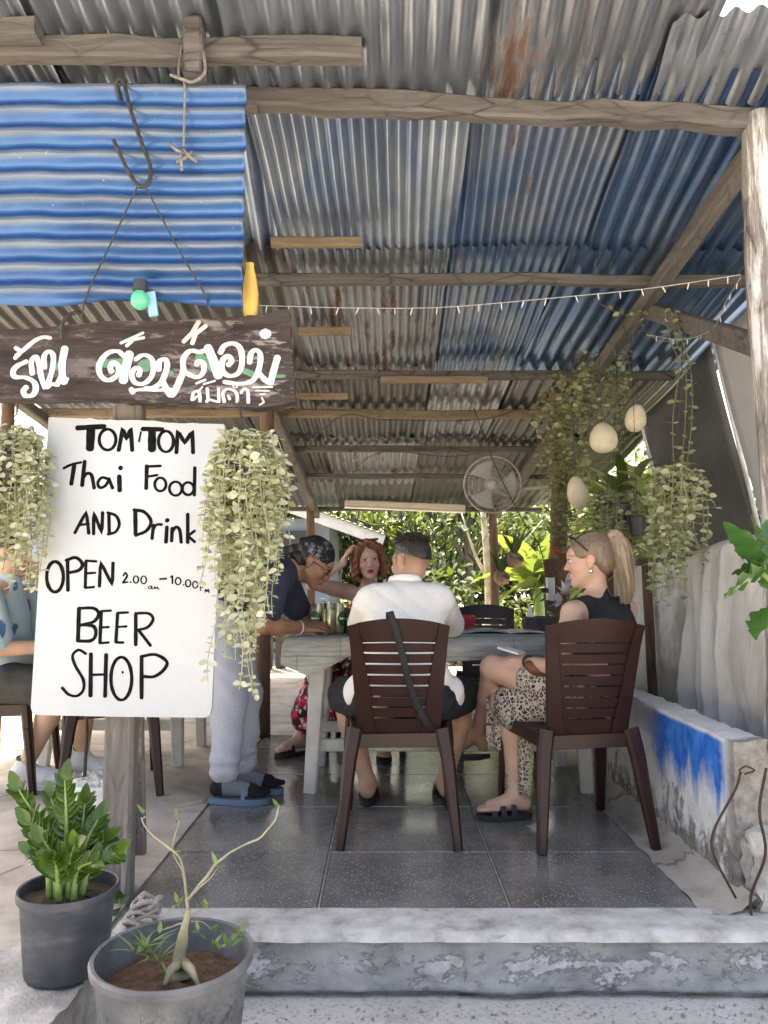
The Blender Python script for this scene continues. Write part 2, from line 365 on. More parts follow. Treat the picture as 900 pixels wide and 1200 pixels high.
# ---- tin roof on timbers
def zr(Y): return 3.036 - .12 * Y
TG = [tin('tin_grey', (.27, .305, .36), 0, .02), tin('tin_grey_rust', (.24, .265, .31), 0, .42), tin('tin_grey_dull', (.085, .09, .096), 0, .12, .42, .7), tin('tin_light', (.34, .38, .44), 0, .0, .34)]
TB = [tin('tin_blue_streaked', (.34, .40, .48), .42, .04), tin('tin_blue', (.19, .25, .35), .72, .03, .34, .8), tin('tin_blue_patchy', (.25, .30, .38), .55, .24)]
roof = thing('tin_roof', 'patched corrugated tin roof on rough timbers above the tables', 'roof', (.3, 2.6, 2.4))
def sheet(x0, y0, L, W, mat, pitch=.076, amp=.010, yaw=0, dz=0, name='corrugated_sheet', parent=None, seg=10, sag=.018):
    n = max(2, int(round(W / pitch))) * 8; q = Quaternion((0, 0, 1), yaw); sd_ = random.uniform(0, 99); o = V((x0 + W / 2, y0, 0))
    def fn(u, v, off=0):
        x = (u - .5) * W; y = v * L; p = o + q @ V((x, y, 0))
        rag = .008 * nz((u * 7, sd_, v)) if v in (0, 1) else 0
        z = zr(p.y) + .045 + dz + amp * (1 + .35 * nz((u * 5, v * 4, sd_ + 7))) * math.cos(2 * math.pi * (x + .0025 * nz((u * 2, v * 2, sd_))) / pitch) + sag * nz((u * 2.5, v * 3, sd_)) + .0016 * nz((u * 9, v * 11, sd_)) - .012 * math.sin(v * math.pi) + off
        return V((p.x, p.y + rag, z))
    mb = MB(); mb.grid(fn, n, seg); return mb.build(name, mat, parent or roof, True)
rows = [(1.93, .72), (2.5, 1.32), (3.62, 1.6), (5.03, 1.75), (6.6, 1.6), (8.0, 1.45)]
xs_ = [-3.4 + .72 * i for i in range(8)]
for j, (y0, L) in enumerate(rows):
    for i, x0 in enumerate(xs_):
        if i == 0: continue
        if x0 > 1.4: W = .66
        else: W = .84
        mat = TG[2]; pitch = .076; amp = .013; yaw = R(random.uniform(-1.2, 1.2)); yy, LL = y0, L
        if j == 0:
            mat = [TG[0], TG[0], TG[0], TG[0], TG[0], TG[1], TG[3], TG[3]][i]; yaw = R([0, 0, 1, 2, -1, -4, -7, -8][i])
            if i >= 6: yy, LL = y0 + .31, L - .31
        elif j == 1:
            mat = [TG[0], TG[0], TG[0], TB[0], TB[0], TB[2], TB[1], TB[1]][i]; yaw = R([0, 0, 0, 4, -1, -3, -4, -3][i])
            if i in (4, 5): pitch, amp = .045, .010
            if i == 3: amp, pitch = .017, .085
        elif j == 2:
            mat = [TG[2], TG[2], TG[2], TG[2], TG[1], TB[2], TB[1], TB[1]][i]
            if i in (4, 5): pitch, amp = .05, .010
            else: pitch, amp = .09, .013
        else:
            pitch, amp = ((.09, .014) if (i + j) % 2 else (.076, .011)); mat = TG[2] if (i + j) % 4 else TG[1]
        sheet(x0, yy, LL, W, mat, pitch, amp, yaw, dz=.022 * (i % 2) + .012 * (j % 2), seg=14)
def timber(name, a, b, w, h, mat, seg=10, jit=.004, up=(0, 0, 1), parent=None, bev=.14): return MB().bar(a, b, w, h, up, seg=seg, jit=jit, bev=bev).build(name, mat, parent or roof, 30)
timber('purlin', at(292, 116, 2.6), (1.75, 2.6, at(900, 143, 2.6).z - .01), .07, .078, M_beam, 16, .009)
timber('purlin', (-2.75, 2.6, zr(2.6)), at(302, 118, 2.6), .06, .075, M_beam, 8, .003)
timber('purlin', at(-260, 58, 2.36), at(424, 60, 2.36), .06, .075, M_beam, 12, .008)
timber('purlin', at(-200, 42, 2.3), at(46, 36, 2.3), .07, .06, M_beam, 4, .004)
timber('stub_timber', at(228, 28, 2.32), at(228, 92, 2.32), .06, .075, M_beam, 3, .003, (0, 1, 0))
for Y, x0, x1, h, m in ((3.81, -2.75, 1.95, .055, M_beam), (5.06, -2.75, 1.95, .055, M_beam), (5.83, -2.75, 1.6, .065, M_plankw), (6.76, -2.75, 1.9, .055, M_beam), (7.68, -2.75, 1.9, .05, M_beam), (9.2, -2.75, 1.9, .05, M_beam)):
    timber('purlin', (x0, Y, zr(Y)), (x1, Y, zr(Y) - .02), .055, h, m, 12, .007)
for (xa, xb, y, Y, m) in ((318, 424, 284, 3.46, M_plankw), (350, 412, 388, 4.42, M_plankw), (446, 571, 445, 4.95, M_plankw), (346, 408, 464, 5.4, M_plankw)):
    timber('batten', at(xa, y, Y), at(xb, y, Y), .04, .045, m, 4, .002)
for x in (1.41, -.82, -2.62): timber('rafter', (x, 2.5 if x > 0 else 5.0, zr(2.5 if x > 0 else 5.0) - .062), (x - (.05 if x > 0 else 0), 9.35, zr(9.35) - .055), .075, .075, M_beamy, 18, .006)
timber('brace', V((1.36, 2.64, 1.83)), V((1.43, 3.98, zr(3.98) - .10)), .045, .085, M_beam, 6, .002)
def trunk_post(name, pts, rs, mat, parent=None, n=18):
    P = cat(pts, 7); k = len(P); RR = [rs[0] + (rs[1] - rs[0]) * i / (k - 1) for i in range(k)]
    mb = MB(); mb.tube(P, [r * (1 + .07 * nz((i * .4, 0, rs[0] * 99))) for i, r in enumerate(RR)], n)
    mb.v = [tuple(V(p) + nzv(V(p), 16) * .006) for p in mb.v]; return mb.build(name, mat, parent or roof, True)
trunk_post('post', [(1.335, 2.6, -.19), (1.338, 2.61, .6), (1.345, 2.6, 1.3), (1.325, 2.6, 2.0), (1.33, 2.6, 2.67)], (.06, .052), M_gpost, n=22)
trunk_post('post', [(-.815, 5.25, -.01), (-.82, 5.25, 1.2), (-.81, 5.25, zr(5.25) - .09)], (.055, .05), M_dpost)
rp = trunk_post('post', [(1.215, 5.3, -.01), (1.20, 5.3, 1.1), (1.225, 5.3, 1.8), (1.22, 5.3, zr(5.3) - .02)], (.06, .052), M_dpost)
MB().tube([(1.203, 5.3, 1.20), (1.206, 5.3, 1.27)], .0615, 18, False).build('red_paint_band', pmat('red_paint', (.32, .03, .02), (.2, .03, .02), 25, .7), rp)
for x, y in ((-.86, 8.9), (1.26, 8.9), (-2.62, 5.25), (-2.62, 8.9)): trunk_post('post', [(x, y, -.02), (x + .02, y, 1), (x, y, zr(y) - .02)], (.055, .045), M_dpost)

# ---- blue corrugated panel hanging at the front
t = NT('blue_painted_tin'); co = t.co('Object'); z = t.sep(co)[2]
wv = t.math('SINE', t.math('MULTIPLY', t.math('ADD', t.math('SUBTRACT', z, 1.86), t.math('MULTIPLY', t.noise(t.co('Object', scale=(.6, 1, 1)), 5, 4), .010)), 2 * math.pi / .0735))
m = t.ramp(t.math('ADD', t.math('ADD', t.math('MULTIPLY', wv, .5), .13), t.math('MULTIPLY', t.noise(t.co('Object', scale=(.7, 1, 1.6)), 5, 10, .7), .6)), [(-.15 + .15, 0), (.36, 1)])
c = t.mix(m, t.ramp(t.noise(t.co('Object', scale=(.3, 1, 3)), 14, 6), [(.3, (.055, .075, .105)), (.7, (.11, .14, .185))]), t.ramp(t.noise(co, 3.3, 5), [(.3, (.010, .045, .15)), (.7, (.025, .095, .24))]))
c = t.mix(t.ramp(t.noise(co, 45, 6), [(.68, 0), (.74, .6)]), c, (.3, .32, .36)); t.bump(t.noise(co, 30, 6), .12, .004); M_bluetin = t.set(c, .27, .35, .5)
xl, xr_ = -1.55, at(286, 230, 2.3).x; zb, zt = at(150, 352, 2.3).z, at(150, 97, 2.3).z
mb = MB()
def bp(u, v, o=0): 
    z = zb + (zt - zb) * v; x = xl + (xr_ - xl) * u
    return V((x + .004 * nz((0, v * 9, 1)) * (u == 1), 2.3 + .014 * math.sin((z - 1.86) * 2 * math.pi / .0735) + .012 * nz((u * 3, v * 1.5, 0)) + .0022 * nz((u * 16, v * 8, 5)) + o, z + .006 * nz((u * 9, v * .1, 3)) - .008 * u + (.012 * math.sin(u * 11) if v == 0 else 0)))
mb.shell(bp, 40, 96, lambda u, v: bp(u, v, .0022)); 
pnl = mb.build('blue_panel', M_bluetin, None, True); tag(pnl, 'blue striped corrugated tin panel hanging above the wooden sign', 'panel')

# ---- dark awning beside the roof and the fence behind the low wall
M_blackpl = pmat('black_sheeting', (.06, .063, .07), (.085, .09, .098), 3, .36, bump=.35, bscale=9, bd=.01)
t = NT('shade_net'); c = t.ramp(t.noise(t.co(), 3), [(.3, (.26, .27, .28)), (.7, (.36, .37, .38))]); t.set(c, .8)
tr = t.n('BsdfTranslucent'); tr.inputs[0].default_value = (.5, .5, .5, 1); ms = t.n('MixShader'); ms.inputs[0].default_value = .45
t.l(t.p.outputs[0], ms.inputs[1]); t.l(tr.outputs[0], ms.inputs[2]); t.l(ms.outputs[0], t.out.inputs[0])
wvn = t.n('TexWave', i_Scale=60.0); t.l(t.co(), wvn.inputs[0]); t.bump(wvn.outputs['Fac'], .3, .003); M_net = t.mat
aw = thing('side_awning', 'dark plastic side awning sloping down from the roof edge', 'awning', (2.1, 4.2, .4))
def awn(y0, y1):
    def f(u, v, o=0):
        y = y0 + (y1 - y0) * u; top = zr(y) + .0; z = top + (.75 - top) * v
        return V((2.03 + .34 * v + .03 * nz((y * 1.2, v * 2, 4)) + o, y, z))
    return f
f = awn(4.62, 5.95); MB().shell(f, 14, 20, lambda u, v: f(u, v, .004)).build('sheeting', M_blackpl, aw, True)
f2 = awn(2.62, 4.56); MB().shell(f2, 26, 20, lambda u, v: f2(u, v, .004)).build('shade_net', M_net, aw, True)
M_alu = pmat('dull_aluminium', (.45, .46, .47), (.3, .31, .32), 9, .5, .5, .1)
for y in (5.97, 4.59, 3.5, 2.6): MB().tube([(2.025, y, zr(y)), (2.37, y, .70)], .014, 8).build('awning_rib', M_alu, aw)
MB().tube([(2.38, 2.58, .72), (2.38, 5.99, .72)], .014, 8).build('awning_rib', M_alu, aw)
for y in (2.6, 5.97): MB().tube([(2.38, y, .73), (2.38, y, -.19)], .016, 8).build('awning_leg', M_alu, aw)
M_oldwhite = pmat('stained_plaster', (.56, .55, .50), (.36, .35, .31), 3.5, .9, bump=.2, bscale=30, c3=(.66, .66, .63))
fe = thing('plaster_fence', 'stained white plaster fence wall with wooden top rail under the hanging plants', 'fence', (1.5, 3.6, -.18))
mb = MB(); lumpy(mb, (1.49, 2.75, -.185), (1.545, 5.05, 1.115), .08, .004, 5); mb.build('fence_wall', M_oldwhite, fe, True)
timber('top_rail', (1.50, 2.7, 1.135), (1.50, 5.1, 1.135), .07, .035, M_beamy, 8, .002, parent=fe)
timber('stake', (1.44, 4.16, .0), (1.45, 4.26, 1.12), .035, .045, M_dpost, 6, .002, (1, 0, 0), parent=fe)
timber('stake', (1.44, 4.95, -.18), (1.45, 4.95, 1.12), .035, .045, M_dpost, 6, .002, (1, 0, 0), parent=fe)
# ---- brown plastic chairs (faces +Y, back towards -Y)
M_plas = pmat('brown_plastic', (.026, .0095, .0075), (.021, .0075, .006), 2, .34, bump=.03, bscale=300, spec=.32, rv=.03)
def make_chair(label, group):
    T = thing('plastic_chair', label, 'chair', group=group)
    def bp(s, t, o=0):     # back surface
        hw = .162 + .036 * t; z = .405 + .475 * t + (.0 if t < .98 else 0)
        y = -.175 - .115 * t - .035 * (1 - s * s) * (.3 + .7 * t)
        top = .030 * (1 - s * s) * max(0, (t - .75) / .25)
        return V((s * hw, y + o, z - .03 * max(0, (t - .75) / .25) + top))
    def strip(name, s0, s1, t0, t1, th=.011, nu=8, nv=4):
        s0f = s0 if callable(s0) else (lambda t: s0); s1f = s1 if callable(s1) else (lambda t: s1)
        def f(u, v, o=0): t = t0 + (t1 - t0) * v; return bp(s0f(t) + (s1f(t) - s0f(t)) * u, t, o)
        return MB().shell(lambda u, v: f(u, v, -th / 2), nu, nv, lambda u, v: f(u, v, th / 2)).build(name, M_plas, T, 40)
    e = lambda t: .80 - .24 * (1 - t) ** 1.2       # half-width of the slatted field
    strip('back_panel', -.83, .83, .80, .992, nu=18)
    for s in (-1, 1): strip('back_rail', (lambda t: e(t)) if s > 0 else -1.0, 1.0 if s > 0 else (lambda t: -e(t)), 0.0, .988, .022, 4, 18)
    for s in (-1, 1): strip('back_rib', (lambda t, s=s: s * e(t) - .02), (lambda t, s=s: s * e(t) + .02), .02, .84, .030, 2, 14)
    n = 8; t0, t1 = .075, .80; h = (t1 - t0) / n
    for i in range(n - 0): strip('slat', lambda t: -e(t) + .01, lambda t: e(t) - .01, t0 + h * i + (.06 * h if i else 0), t0 + h * (i + 1) - .010 + (.0), .010, 12, 2)
    strip('back_panel', lambda t: -e(t), lambda t: e(t), .0, .088, .012, 12, 3)
    def seat(u, v, o=0):
        x = (u * 2 - 1); y = -.20 + .42 * v; hw = .175 + .045 * v; ed = max(abs(x), abs(v * 2 - 1)) ** 6
        return V((x * hw, y, .425 + .012 * v - .012 * (1 - x * x) * (1 - (v * 2 - 1) ** 2) - .02 * ed + o))
    MB().shell(lambda u, v: seat(u, v), 14, 14, lambda u, v: seat(u, v, -.010)).build('seat', M_plas, T, 50)
    mb = MB()
    for (a, b) in (((-.18, -.20), (.18, -.20)), ((-.215, .215), (.215, .215)), ((-.18, -.20), (-.215, .215)), ((.18, -.20), (.215, .215))):
        mb.bar((*a, .392), (*b, .398), .012, .055)
    mb.build('seat_apron', M_plas, T, 40)
    for s in (-1, 1):
        for (top, bot) in (((s * .172, -.195, .44), (s * .225, -.275, 0)), ((s * .205, .205, .415), (s * .228, .262, 0))):
            a, b = V(top), V(bot); m = a.lerp(b, .25) + V((s * .006, 0, 0)); mb = MB()
            mb.bar(a, m, .062, .045, (0, 1, 0), .056, .042, bev=.25); mb.bar(m, b, .056, .042, (0, 1, 0), .036, .032, bev=.25)
            mb.build('leg', M_plas, T, 40)
    return T
chair = make_chair('brown plastic chair under the man in the white shirt', 'brown plastic chairs'); chair.location = (.062, 3.30, 0); chair.rotation_euler.z = R(-1)
def place_chair(label, loc, rz):
    c = copy_tree(chair); c.location = loc; c.rotation_euler.z = rz; c['label'] = label; return c
place_chair('brown plastic chair under the blonde woman beside the low blue wall', (.78, 3.28, 0), R(7))
place_chair('empty brown plastic chair at the far side of the table', (.68, 4.93, 0), R(180))
place_chair('brown plastic chair under the woman in the pink flowered dress', (-.10, 4.93, 0), R(176))
place_chair('brown plastic chair under the person in the blue leaf shirt', (-1.98, 4.0, 0), R(-82))
place_chair('brown plastic chair with splayed legs behind the white sign board', (-1.38, 3.98, 0), R(20))
# ------------------------------------------------------------------ leaves
def leaf_template(L=1.0, W=.7, point=.0, cup=.12, n=5, droop=.1):
    """blade along +X from the origin, normal +Z"""
    vs = []; fs = []
    for i in range(n + 1):
        t = i / n; w = W / 2 * (math.sin(math.pi * min(1, t ** (.8 - .25 * point) * (1 - .0 * point))) ** (.75 + .5 * point)) if 0 < i < n else 0
        x = L * t; z = -droop * L * t * t
        if i in (0, n): vs.append((x, 0, z))
        else: vs += [(x, -w, z + cup * w), (x, 0, z), (x, w, z + cup * w)]
    fs += [(0, 2, 1), (0, 3, 2)]
    for i in range(n - 2):
        a = 1 + 3 * i; fs += [(a, a + 1, a + 4, a + 3), (a + 1, a + 2, a + 5, a + 4)]
    a = 1 + 3 * (n - 2); e = len(vs) - 1; fs += [(a, a + 1, e), (a + 1, a + 2, e)]
    return np.array(vs, float), fs
def frame(d, nrm):
    d = V(d).normalized(); y = V(nrm).cross(d)
    y = y.normalized() if y.length > 1e-5 else d.orthogonal().normalized(); z = d.cross(y)
    return Matrix((d, y, z)).transposed()
class Leaves:
    def __init__(s, tmpl): s.t = tmpl; s.L = []
    def add(s, pos, d, nrm, sc): s.L.append((V(pos), frame(d, nrm), sc))
    def stuff(s, name, mat, parent, items=None, kind='stuff'):
        items = s.L if items is None else items
        if not items: return None
        tv, tf = s.t; n = len(tv)
        Rm = np.array([[list(r) for r in it[1]] for it in items]); P = np.array([list(it[0]) for it in items]); sc = np.array([it[2] for it in items])
        vs = np.einsum('nij,vj->nvi', Rm, tv) * sc[:, None, None] + P[:, None, :]
        fs = [tuple(i + k * n for i in f) for k in range(len(items)) for f in tf]
        me = bpy.data.meshes.new(name); me.from_pydata(vs.reshape(-1, 3).tolist(), [], fs); me.polygons.foreach_set('use_smooth', [True] * len(fs))
        o = link(name, me, mat, parent)
        if kind: o['kind'] = kind
        return o
    def objects(s, items, mat, parent, name='leaf'):
        me = bpy.data.meshes.new(name); me.from_pydata(s.t[0].tolist(), [], s.t[1]); me.polygons.foreach_set('use_smooth', [True] * len(s.t[1])); me.materials.append(mat)
        off = wl(parent)
        for p, m, sc in items:
            o = bpy.data.objects.new(name, me); COL.objects.link(o); o.parent = parent
            o.matrix_local = Matrix.Translation(p - off) @ m.to_4x4() @ Matrix.Scale(sc, 4)
    def split(s, n, mat, parent, key=lambda it: it[0].y):
        it = sorted(s.L, key=key); s.objects(it[:n], mat, parent); s.stuff('foliage', mat, parent, it[n:])
def rnd(a=1.0): return V((random.uniform(-a, a), random.uniform(-a, a), random.uniform(-a, a)))
M_pale = leafmat('pale_succulent_leaf', (.38, .39, .23), (.53, .53, .36), (.68, .66, .51), .5, .25)
M_olive = leafmat('olive_vine_leaf', (.16, .19, .09), (.26, .29, .15), (.38, .40, .24), .55, .3)
M_vine = pmat('vine_stem', (.33, .35, .2), (.22, .24, .13), 30, .7, bump=0)
M_string = pmat('pale_string', (.30, .29, .26), (.2, .19, .17), 60, .9, bump=.2)
M_cord = pmat('black_cord', (.02, .02, .022), (.035, .035, .035), 50, .7, bump=.2)
M_black = pmat('black_plastic', (.018, .019, .021), (.03, .031, .034), 10, .45, bump=.1)
OV = leaf_template(1, .72, 0, .18, 5, .05)

def hanging_plant(label, c, rx, ry, strands, leaf=.027, gap=.0185, hook=None, mat=None, nobj=280, mound=.07, pot=True, group='hanging leafy plants'):
    """strands: list of (count, x-range in -1..1, min length, max length)"""
    c = V(c); T = thing('hanging_plant', label, 'plant', c, group=group); lv = Leaves(OV); st = MB(); mat = mat or M_pale
    for (cnt, xa, xb, l0, l1) in strands:
        for _ in range(cnt):
            sx = random.uniform(xa, xb); sy = random.choice((-1, 1, -1)) * random.uniform(.3, 1) * math.sqrt(max(.05, 1 - sx * sx)); Ln = random.uniform(l0, l1)
            e = V((sx * rx, sy * ry, 0)); P = [c + e * .25 + V((0, 0, mound * .3)), c + e * .7 + V((0, 0, mound * random.uniform(.5, 1.1))), c + e * 1.02 + V((0, 0, .0))]
            k = max(3, int(Ln / .05)); dr = V((random.uniform(-.03, .03), random.uniform(-.02, .02), 0)); ph = random.uniform(0, 6)
            for i in range(1, k + 1): P.append(c + e * (1.02 + .02 * i / k) + dr * (i / k) + V((.008 * math.sin(ph + i * 1.1), .008 * math.cos(ph * 2 + i), -Ln * i / k)))
            Q = cat(P, 5); st.tube(Q, .0016, 4, False); d_ = 0; nxt = random.uniform(0, gap); tw = random.uniform(0, 6)
            for i in range(1, len(Q)):
                d_ += (Q[i] - Q[i - 1]).length
                if d_ < nxt: continue
                nxt = d_ + gap * random.uniform(.75, 1.3); tw += math.pi / 2 + random.uniform(-.4, .4); fr = d_ / (Ln + .1)
                for sgn in (1, -1):
                    if random.random() < .06: continue
                    a = tw if sgn > 0 else tw + math.pi
                    d = V((math.cos(a), math.sin(a), random.uniform(-.55, .35))); nm = V((0, -.6, .8)) + rnd(.6)
                    lv.add(Q[i], d, nm, leaf * random.choice((.5, .75, .9, 1.0, 1.1, 1.3)) * random.uniform(.85, 1.1) * (1 - .25 * max(0, fr - .6)))
    if pot:
        MB().lathe([(0, -.10), (rx * .45, -.10), (rx * .62, .01), (rx * .66, .012), (rx * .62, .02), (rx * .55, 0), (0, -.01)], 20, c).build('pot', M_black, T)
    st.build('stem', M_vine, T, True); lv.split(nobj, mat, T)
    if hook is not None:
        mb = MB()
        for a in range(3): mb.tube([c + V((rx * .6 * math.cos(a * 2.1), ry * .6 * math.sin(a * 2.1), 0)), c.lerp(V(hook), .75) + V((.003 * a, 0, 0)), V(hook)], .0012, 5)
        mb.build('hanger', M_cord, T)
    return T

# ------------------------------------------------------------------ painted strokes on a board standing in the plane y = Y
def strokes(mb, data, ox, oy, sc, Y, th=.09):
    for pts, wpx in data:
        if pts[0] == 'o':
            _, cx, cy, rx, ry = pts; P = [(cx + rx * math.cos(a), cy + ry * math.sin(a)) for a in [R(-100 + i * 360 / 26) for i in range(27)]]; smooth = False
        elif pts[0] == 'c': P = [(p.x, p.y) for p in cat([(a, b, 0) for a, b in pts[1:]], 6)]
        else:
            P = []
            for i in range(len(pts) - 1):
                n = 4
                for k in range(n): t_ = k / n; P.append((pts[i][0] + (pts[i + 1][0] - pts[i][0]) * t_, pts[i][1] + (pts[i + 1][1] - pts[i][1]) * t_))
            P.append(pts[-1])
        r = wpx * (1.13 if th > .06 else 1) / sc / F * Y / 2; Q = []; rr = []
        for i, (x, y) in enumerate(P):
            p = at(ox + x / sc, oy + y / sc, Y); Q.append(p); rr.append(r * (1 + .16 * nz((x * .04, y * .04, wpx))))
        d0 = (Q[0] - Q[1]).normalized(); d1 = (Q[-1] - Q[-2]).normalized()
        Q = [Q[0] + d0 * r * .75, Q[0] + d0 * r * .5] + Q + [Q[-1] + d1 * r * .5, Q[-1] + d1 * r * .75]; rr = [r * .3, r * .75] + rr + [r * .75, r * .3]
        # flat brush ribbon with a slightly raised middle
        vs = []; fs = []
        for i, p in enumerate(Q):
            d = Q[min(i + 1, len(Q) - 1)] - Q[max(i - 1, 0)]; d = V((d.x, 0, d.z)); d = d.normalized() if d.length > 1e-9 else V((1, 0, 0)); s_ = V((-d.z, 0, d.x)); rr[i] *= (.72 + .38 * abs(d.z)) if th < .06 else (.88 + .18 * abs(d.z))
            vs += [p + s_ * rr[i], p + s_ * rr[i] * .5 + V((0, -.0011 * (1 + 4 * th * (len(mb.v) % 7)), 0)), p - s_ * rr[i] * .5 + V((0, -.0011 * (1 + 4 * th * (len(mb.v) % 5)), 0)), p - s_ * rr[i]]
        for i in range(len(Q) - 1):
            for j in range(3): a = i * 4 + j; fs.append((a, a + 1, a + 5, a + 4))
        mb.add(vs, fs)
    return mb
def plate(mb, outline, Y0, Y1):
    """outline in photo pixels at depth Y0, extruded straight back to Y1"""
    A = [at(x, y, Y0) for x, y in outline]; n = len(A); B = [p + V((0, Y1 - Y0, 0)) for p in A]
    mb.add(A + B, [tuple(range(n)), tuple(range(2 * n - 1, n - 1, -1))] + [((i + 1) % n, i, n + i, n + (i + 1) % n) for i in range(n)]); return mb

YB = 2.50
sb = thing('sign_board', 'white hand-lettered sign board with opening hours on a wooden post', 'sign', (-.82, 2.56, 0))
t = NT('sign_white_paint'); co = t.co(); c = t.ramp(t.noise(co, 4, 7), [(.3, (.405, .43, .455)), (.7, (.445, .465, .485))])
c = t.mix(t.ramp(t.noise(t.co('Object', scale=(1, 1, .5)), 26, 8, .7), [(.64, 0), (.72, .5)]), c, (.30, .30, .29)); c = t.mix(t.ramp(t.noise(t.co('Object', scale=(1, 1, .35)), 5, 10, .7), [(.5, 0), (.72, .35)]), c, (.33, .34, .345))
t.bump(t.noise(co, 30, 6), .06, .003); M_sign = t.set(c, .5, 0, .4)
out = [(57, 489), (90, 490)] + [(90 + 8 * i, 490 + i * .35 + random.uniform(-1.2, 1.2)) for i in range(1, 20)] + [(262, 497), (263, 500), (258, 600), (252, 740), (248, 828), (246, 838), (240, 841), (140, 840), (44, 838), (38, 836), (36, 828), (44, 700), (50, 590)]
plate(MB(), out, YB, YB + .022).build('board', M_sign, sb, None)
A1 = [([(208, 47), (335, 40)], 26), ([(272, 52), (268, 145)], 36), (('o', 352, 103, 40, 50), 14), ([(405, 155), (425, 48), (442, 102), (463, 48), (470, 155)], 17), ([(512, 66), (502, 113)], 8),
      ([(520, 52), (615, 54)], 22), ([(565, 60), (565, 150)], 34), (('o', 632, 112, 36, 50), 14), ([(682, 166), (688, 60), (722, 120), (758, 62), (762, 166)], 17),
      (('c', (142, 240), (180, 222), (225, 212)), 12), ([(192, 228), (178, 316)], 18), ([(242, 207), (230, 323)], 17), (('c', (232, 292), (252, 266), (275, 274), (288, 336)), 15),
      (('c', (356, 292), (325, 285), (305, 310), (315, 333), (340, 325), (358, 297)), 13), ([(358, 290), (376, 336)], 14), ([(408, 278), (410, 348)], 19), ([(413, 238), (416, 240)], 22),
      ([(540, 228), (537, 338)], 15), ([(540, 232), (606, 229)], 13), ([(540, 281), (590, 273)], 12), (('o', 605, 318, 27, 32), 12), (('o', 678, 338, 30, 33), 12), (('o', 738, 338, 27, 30), 12), ([(770, 237), (768, 370)], 14),
      ([(195, 550), (250, 448), (262, 553)], 14), ([(217, 512), (262, 507)], 12), ([(285, 556), (285, 450), (325, 553), (328, 452)], 14), ([(358, 455), (360, 553)], 14), (('c', (352, 453), (392, 468), (408, 508), (390, 545), (354, 557)), 13),
      ([(485, 442), (486, 556)], 17), (('c', (478, 440), (528, 450), (560, 495), (538, 540), (486, 562)), 15), ([(572, 512), (565, 578)], 14), (('c', (567, 540), (585, 512), (612, 510)), 13), ([(636, 522), (632, 595)], 16), ([(637, 488), (639, 492)], 19),
      ([(662, 527), (659, 590)], 14), (('c', (660, 545), (680, 522), (698, 538), (705, 596)), 14), ([(736, 460), (736, 597)], 15), ([(770, 540), (738, 565), (770, 594)], 12)]
A2 = [(('o', 100, 147, 40, 73), 15), ([(160, 72), (162, 213)], 15), (('c', (153, 68), (200, 55), (231, 85), (215, 115), (165, 128)), 15), ([(248, 72), (245, 198)], 13), ([(248, 70), (298, 73)], 12), ([(246, 131), (293, 128)], 11), ([(245, 200), (287, 196)], 12), ([(313, 193), (318, 75), (375, 188), (378, 80)], 14),
      (('c', (427, 142), (437, 128), (445, 145), (425, 175)), 8), ([(425, 176), (449, 172)], 7), ([(462, 172), (464, 173)], 8), (('o', 488, 160, 12, 17), 6), (('o', 525, 162, 13, 18), 6), (('o', 555, 198, 7, 7), 4), ([(563, 191), (566, 206)], 4), ([(575, 206), (578, 194), (585, 204), (590, 195), (597, 209)], 4), ([(604, 158), (634, 156)], 9),
      ([(655, 149), (663, 141), (663, 179)], 7), (('o', 690, 168, 13, 17), 6), ([(715, 185), (717, 186)], 7), (('o', 738, 178, 12, 17), 6), (('o', 772, 185, 12, 16), 6), ([(796, 194), (798, 213)], 4), ([(797, 197), (808, 198)], 4), ([(818, 221), (822, 206), (828, 219), (835, 206), (838, 222)], 5),
      ([(215, 298), (210, 453)], 17), (('c', (213, 298), (285, 298), (309, 325), (285, 362), (218, 380)), 15), (('c', (225, 377), (285, 385), (295, 425), (272, 453), (208, 455)), 15), ([(322, 312), (315, 463)], 14), ([(322, 312), (368, 309)], 12), ([(318, 390), (358, 388)], 11), ([(315, 465), (357, 462)], 12),
      ([(400, 322), (392, 460)], 14), ([(400, 320), (450, 318)], 12), ([(397, 388), (443, 385)], 11), ([(392, 462), (427, 462)], 12), ([(487, 322), (487, 473)], 15), (('c', (487, 322), (548, 323), (570, 350), (545, 388), (498, 402)), 13), ([(500, 402), (558, 477)], 13),
      (('c', (248, 516), (213, 498), (184, 525), (198, 575), (235, 640), (235, 690), (205, 718), (165, 711), (134, 679)), 12), ([(272, 517), (270, 718)], 17), ([(345, 520), (340, 720)], 16), ([(275, 617), (342, 615)], 12), (('o', 418, 635, 50, 103), 14), ([(424, 602), (425, 608)], 8),
      ([(515, 537), (515, 728)], 16), (('c', (512, 530), (580, 520), (635, 553), (622, 592), (575, 625), (522, 625)), 14)]
t = NT('marker_ink'); M_ink = t.set(t.ramp(t.noise(t.co(), 60), [(.35, (.002, .0022, .0025)), (.85, (.014, .015, .017))]), .85, 0, .1)
for d_, oy in ((A1, 490), (A2, 640)):
    for a in d_: strokes(MB(), [a], 40, oy, 4.0909, YB - random.uniform(.0006, .0012)).build('letter_stroke', M_ink, sb, True)
timber('sign_post', at(137, 1062, 2.57), at(152, 478, 2.57), .095, .07, wood('grey_sign_post', (.08, .07, .063), (.22, .2, .185), 2, .7, paint=(.3, .29, .28), pamt=.58), 12, .002, (0, 1, 0), parent=sb)
timber('back_stake', at(165, 1000, 2.75), at(162, 830, 2.68), .035, .03, M_gpost, 4, .001, (0, 1, 0), parent=sb)

